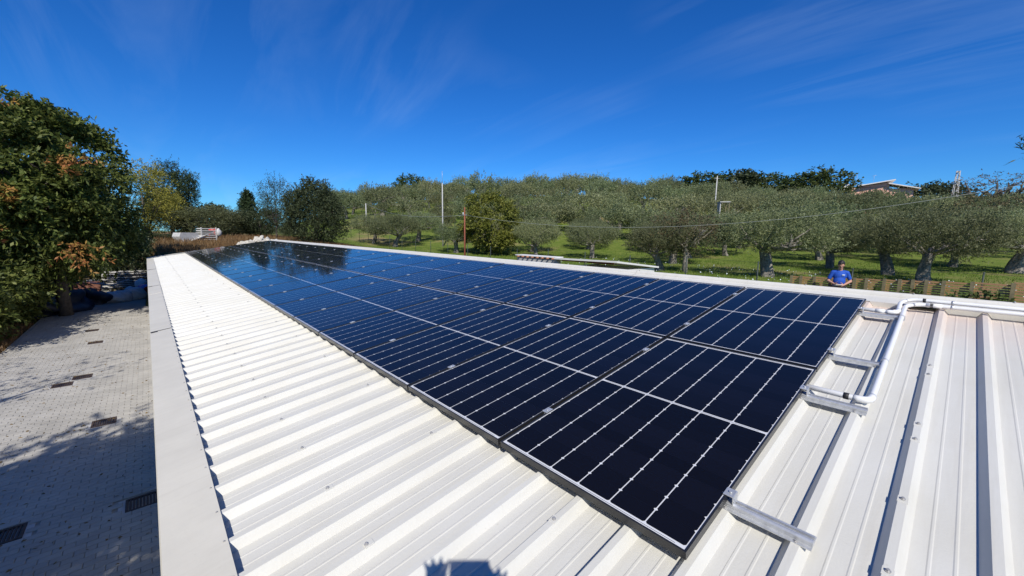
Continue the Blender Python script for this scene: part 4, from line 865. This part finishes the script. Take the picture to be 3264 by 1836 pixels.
# rubbish heap in the yard
def lump(name, c, r, m_, label, cat, seed, seg=(16, 10), amp=.18):
    r_ = np.random.RandomState(seed); b_ = MB().ball((0, 0, 0), 1, *seg); V = np.array(b_.v); ph = r_.uniform(0, 6, 6)
    s_ = 1 + amp * (np.sin(V[:, 0] * 3.1 + ph[0]) * np.sin(V[:, 1] * 2.7 + ph[1]) + .35 * np.sin(V[:, 0] * 9 + ph[3]) * np.sin(V[:, 1] * 8 + ph[4]) + .6 * np.sin(V[:, 2] * 5 + ph[2] + V[:, 0] * 4))
    V = V * s_[:, None] * np.array(r); V[:, 2] = np.maximum(V[:, 2], -r[2] * .45); b_.v = [tuple(p) for p in V]
    t = b_.build(name, MAT[m_], None, loc=(c[0], c[1], c[2] + r[2] * .45)); return tag(t, label, cat)
lump('tarpaulin_heap', (-4.75, 27.6, 0), (.9, 1.7, .6), 'tarp', 'dark blue tarpaulin thrown over a heap at the hedge', 'tarpaulin', 1, (30, 18), .38)
lump('tarpaulin_heap', (-3.75, 29.8, 0), (.7, 1.1, .42), 'tarp', 'smaller dark tarpaulin heap beside the plastic sacks', 'tarpaulin', 2, (26, 16), .35)
for k, (x, y, r_, lb) in enumerate([(-2.75, 29.4, (.55, .5, .42), 'grey plastic sack beside the smaller tarpaulin'), (-2.15, 29.9, (.5, .45, .5), 'grey plastic sack in the middle of the row'), (-1.75, 32.6, (.35, .4, .6), 'upright grey sack behind the blue container')]): lump('plastic_sack', (x, y, 0), r_, 'sack', lb, 'sack', 5 + k)
t = empty('blue_container', (-1.62, 31.0, 0), (0, 0, .3), 'blue plastic container with a red rim lying by the eave', 'container')
MB().tube([(0, -.45, .32), (0, -.2, .34), (0, .3, .34), (0, .45, .3)], [.26, .33, .33, .2], 14).build('body', MAT['blue'], t); MB().tube([(0, -.5, .32), (0, -.42, .32)], .29, 14).build('rim', MAT['red'], t)
t = empty('board_stack', (-2.4, 34.2, 0), (0, 0, .15), 'stack of weathered white boards behind the sacks', 'boards')
for k in range(9): MB().box((rs.uniform(-.12, .12), rs.uniform(-.1, .1), .35 + k * .11), (2.1, 1.0, .05), (0, 0, rs.uniform(-.1, .1))).build('board', MAT['board'], t)
for sx_ in (-.7, .7): MB().box((sx_, 0, .16), (.12, 1.0, .32)).build('bearer', MAT['post'], t)
t = empty('brick_stack', (-4.2, 33.0, 0.0), (0, 0, .1), 'stack of red bricks between hedge and boards', 'bricks'); bk_ = MB().bbox((0, 0, 0), (.24, .115, .06), .004).mesh('brick', MAT['brick'])
for a_ in range(5):
    for b_ in range(4):
        for c_ in range(12): obj('brick', bk_, t, loc=((a_ - 2) * .25 + rs.uniform(-.01, .01), (b_ - 1.5) * .12, .035 + c_ * .064), rot=(0, 0, rs.uniform(-.04, .04)))
tag(MB().tube([(-3.9, 31.8, .85), (-3.0, 31.9, .62), (-2.3, 31.5, .98)], .045, 6).build('plank', MAT['board']), 'thin pale pole lying across the sacks', 'pole')
for k, (x, y, ln, an, lb) in enumerate([(-1.9, 37.5, 1.8, .2, 'white plank lying on the paving past the board stack'), (-1.8, 36.3, 1.5, -.3, 'white plank lying closest to the board stack')]): tag(MB().box((0, 0, 0), (ln, .22, .06)).build('plank', MAT['whitewall'], None, loc=(x, y, .10 + .0 * k), rot=(0, .04, an)), lb, 'plank')

# ------------------------------------------------------------------ people
def blob(name, segs, balls, voxel, m_, parent, smooth=6):
    b_ = MB()
    for p0, r0, p1, r1 in segs:
        b_.tube([p0, p1], [r0, r1], 12); b_.ball(p0, r0 * .998, 12, 8); b_.ball(p1, r1 * .998, 12, 8)
    for c, r in balls: b_.ball(c, r, 16, 10)
    tmp = bpy.data.objects.new('tmp', b_.mesh('tmp', MAT[m_])); COL.objects.link(tmp)
    rm = tmp.modifiers.new('r', 'REMESH'); rm.mode = 'VOXEL'; rm.voxel_size = voxel; rm.use_smooth_shade = True
    sm = tmp.modifiers.new('s', 'SMOOTH'); sm.iterations = smooth; sm.factor = .5
    dg = bpy.context.evaluated_depsgraph_get(); me = bpy.data.meshes.new_from_object(tmp.evaluated_get(dg)); me.name = name
    if not me.materials: me.materials.append(MAT[m_])
    bpy.data.objects.remove(tmp); me.polygons.foreach_set('use_smooth', [True] * len(me.polygons))
    return obj(name, me, parent)
def hand(wr, dirv, side, upv, curl=.6, s=1.0, fan=0.0):
    """palm and five fingers as tapered segments; dirv along the hand, side towards the thumb, upv out of the back of the hand"""
    wr, d, sd_, up = [np.array(q, float) for q in (wr, dirv, side, upv)]; seg = []
    for k in range(4): seg.append((wr + sd_ * (.020 - .013 * k) * s, .017 * s, wr + d * .085 * s + sd_ * (.030 - .020 * k) * s, .013 * s))
    for k, L_ in enumerate((.070, .078, .072, .056)):
        p = wr + d * .088 * s + sd_ * (.030 - .020 * k) * s; dd = d + sd_ * (1.5 - k) * fan
        for q, f in enumerate((.45, .32, .23)):
            dd = dd * math.cos(curl) - up * math.sin(curl); dd = dd / np.linalg.norm(dd); up2 = up
            e_ = p + dd * L_ * f * s * (1.05 + fan); seg.append((p, (.0098 - .001 * q) * s, e_, (.0090 - .001 * q) * s)); p = e_
            up = up * math.cos(curl) + d * 0 ; up = up2
    p = wr + d * .025 * s + sd_ * .028 * s; dd = (d * .6 + sd_ * .8)
    for q, f in enumerate((.042, .032, .026)):
        e_ = p + dd / np.linalg.norm(dd) * f * s; seg.append((p, (.0125 - .0013 * q) * s, e_, (.0115 - .0013 * q) * s)); p = e_; dd = dd + d * .4 - up * .25
    return seg
A = lambda *q: np.array(q, float)
def person(loc, rz, label, arms, head_tilt, shirt_m, logo, scale=1.0):
    """arms: for each side (shoulder, elbow, wrist, hand direction, thumb side, back of hand); faces local -x"""
    t = empty('person', loc, (0, 0, rz), label, 'person'); t.scale = (scale,) * 3
    hc = A(-.045 - .05 * head_tilt, 0, 1.615 - .02 * head_tilt); seg, bal = [], []
    ct, st = math.cos(head_tilt), math.sin(head_tilt); hd = lambda x, y, z: hc + A(x * ct - z * st, y, x * st * 1 + z * ct) if False else hc + A(x * ct - z * st, y, z * ct + x * st)
    seg += [(A(.0, 0, 1.40), .062, hc + A(.02, 0, -.05), .056)]
    bal += [(hd(0, 0, .02), (.098, .076, .112)), (hd(-.03, 0, -.055), (.062, .055, .062)), (hd(-.098, 0, -.02), (.020, .014, .022)), (hd(-.072, 0, -.095), (.026, .03, .020)), (hd(.01, .078, -.01), (.022, .012, .034)), (hd(.01, -.078, -.01), (.022, .012, .034)), (hd(-.085, 0, .02), (.016, .05, .012))]
    bal += [(A(0, 0, 1.27), (.114, .155, .17)), (A(.0, 0, 1.08), (.110, .142, .17)), (A(.01, 0, .94), (.115, .155, .12)), (A(.0, 0, 1.39), (.070, .13, .05))]
    sh_seg, sh_bal = [], [(A(0, 0, 1.27), (.128, .172, .18)), (A(-.02, 0, 1.10), (.132, .158, .18)), (A(.0, 0, .98), (.128, .162, .09)), (A(.0, 0, 1.40), (.080, .14, .055))]
    for sh_, el, wr, hdv, sd_, up in arms:
        sh_, el, wr = A(*sh_), A(*el), A(*wr); seg += [(sh_, .052, el, .040), (el, .040, wr, .027)] + (hand(wr, hdv, sd_, up) if logo else hand(wr, hdv, sd_, up, .34, 1.0, .17))
        sh_seg += [(A(0, sh_[1] * .6, 1.385), .062, sh_, .060), (sh_, .060, sh_ + (el - sh_) * .68, .056)]
    for sy_ in (-1, 1):
        seg += [(A(.01, .09 * sy_, .92), .088, A(-.01, .10 * sy_, .50), .056), (A(-.01, .10 * sy_, .50), .054, A(.02, .105 * sy_, .09), .038), (A(.03, .105 * sy_, .05), .04, A(-.13, .12 * sy_, .035), .032)]
    blob('body', seg, bal, .0085 if logo else .0065, 'skin', t, 4)
    shirt = blob('shirt', sh_seg, sh_bal, .011, shirt_m, t, 4)
    tro = []
    for sy_ in (-1, 1): tro += [(A(.01, .09 * sy_, .92), .104, A(-.01, .10 * sy_, .50), .074), (A(-.01, .10 * sy_, .50), .074, A(.02, .105 * sy_, .10), .062)]
    blob('trousers', tro, [(A(.01, 0, .95), (.128, .172, .075))], .013, 'trouser', t, 4)
    for sy_ in (-1, 1): blob('shoe', [(A(.04, .105 * sy_, .05), .052, A(-.14, .122 * sy_, .040), .042)], [], .012, 'dark', t, 3)
    hb_ = MB().ball((0, 0, 0), (.109, .088, .118), 20, 14); V = np.array(hb_.v); keep = []
    hm = blob('hair', [], [(hd(.022, 0, .040), (.104, .089, .108)), (hd(.05, 0, -.03), (.062, .076, .075)), (hd(-.055, .02, .085), (.05, .058, .036))], .010, 'hair', t, 3)
    for sy_ in (-1, 1): MB().ball(hd(-.082, .031 * sy_, .0), (.009, .013, .008), 8, 6).build('eye', MAT['dark'], t)
    MB().ball(hd(-.088, 0, -.064), (.008, .022, .006), 8, 6).build('mouth', MAT['brick'], t)
    if logo:
        MB().ball(A(-.132, -.075, 1.31), (.010, .042, .013), 14, 8).build('chest_logo', MAT['print'], shirt); MB().box(A(-.142, -.075, 1.288), (.006, .06, .006)).build('chest_logo', MAT['print'], shirt)
    return t
mh = at_depth(2117, 655, 11.8); gzm = float(ground(mh[0], mh[1])); msc = (mh[2] - gzm) / 1.745
MROT = math.atan2(CAM[1] - mh[1], CAM[0] - mh[0]) - math.pi          # local -x towards the roof
man = person((mh[0], mh[1], gzm), MROT + .12, 'man in a blue t-shirt looking down at a handheld device behind the ridge',
       [((0, .175, 1.37), (.03, .27, 1.10), (-.19, .12, 1.02), (-.75, -.55, -.1), (0, 0, 1), (.3, .8, .2)), ((0, -.175, 1.37), (.02, -.28, 1.11), (-.19, -.09, 1.00), (-.6, .75, -.05), (0, 0, 1), (.3, -.8, .2))], .42, 'shirt', True, msc)
dv = empty('handheld_device', tuple(np.array([mh[0], mh[1], gzm]) + msc * (np.array(Euler((0, 0, MROT + .12)).to_matrix()) @ A(-.30, .035, 1.005))), (0, .35, MROT + .12 + .35), 'pale handheld device in the man’s hands', 'device'); dv.scale = (msc,) * 3
MB().bbox((0, 0, 0), (.085, .19, .016), .004).build('case', MAT['board'], dv); MB().box((.0, 0, .0095), (.07, .15, .002)).build('screen', MAT['dark'], dv)

# photographer, standing on the roof behind the lens: only the shadow of hands and phone reaches the picture
fw = np.array([BAS[0, 2], BAS[1, 2], BAS[2, 2]]); rt = BAS[:, 0]; dn = BAS[:, 1]
ph_c = CAM - fw * .012 + dn * .018 - rt * .045
ph = bpy.data.objects.new('phone', MB().bbox((0, 0, 0), (.158, .074, .009), .002).mesh('phone', MAT['dark'])); COL.objects.link(ph)
pm = Matrix.Identity(4)
for i in range(3): pm[i][0] = rt[i]; pm[i][1] = -dn[i]; pm[i][2] = -fw[i]; pm[i][3] = ph_c[i]
ph.matrix_world = pm; tag(ph, 'black phone held out over the roof by the photographer', 'phone')
fh = np.array([fw[0], fw[1], 0]); fh /= np.linalg.norm(fh); foot = CAM - fh * .48; foot[2] = Z0 + foot[0] * math.tan(PITCH) - .062
prz = math.atan2(fh[1], fh[0]) - math.pi
Rm = np.array(Euler((0, 0, prz)).to_matrix()); loc_ = lambda p: Rm.T @ (p - foot)
lh, rh = loc_(ph_c - rt * .128 - fw * .045 + dn * .078), loc_(ph_c + rt * .10 - fw * .045 + dn * .112)
upd = loc_(foot - dn); fwd = loc_(foot + fw); rtd = loc_(foot + rt)
person(tuple(foot), prz, 'photographer in dark clothes standing on the roof holding up a phone',
       [((0, .205, 1.37), tuple(A(.02, .30, 1.08)), tuple(lh), tuple(upd * .95 + fwd * .2), tuple(rtd), tuple(fwd)), ((0, -.205, 1.37), tuple(A(.02, -.30, 1.08)), tuple(rh), tuple(upd * .95 + fwd * .2), tuple(-rtd), tuple(fwd))], .1, 'trouser', False, 1.0)
bpy.context.view_layer.update()
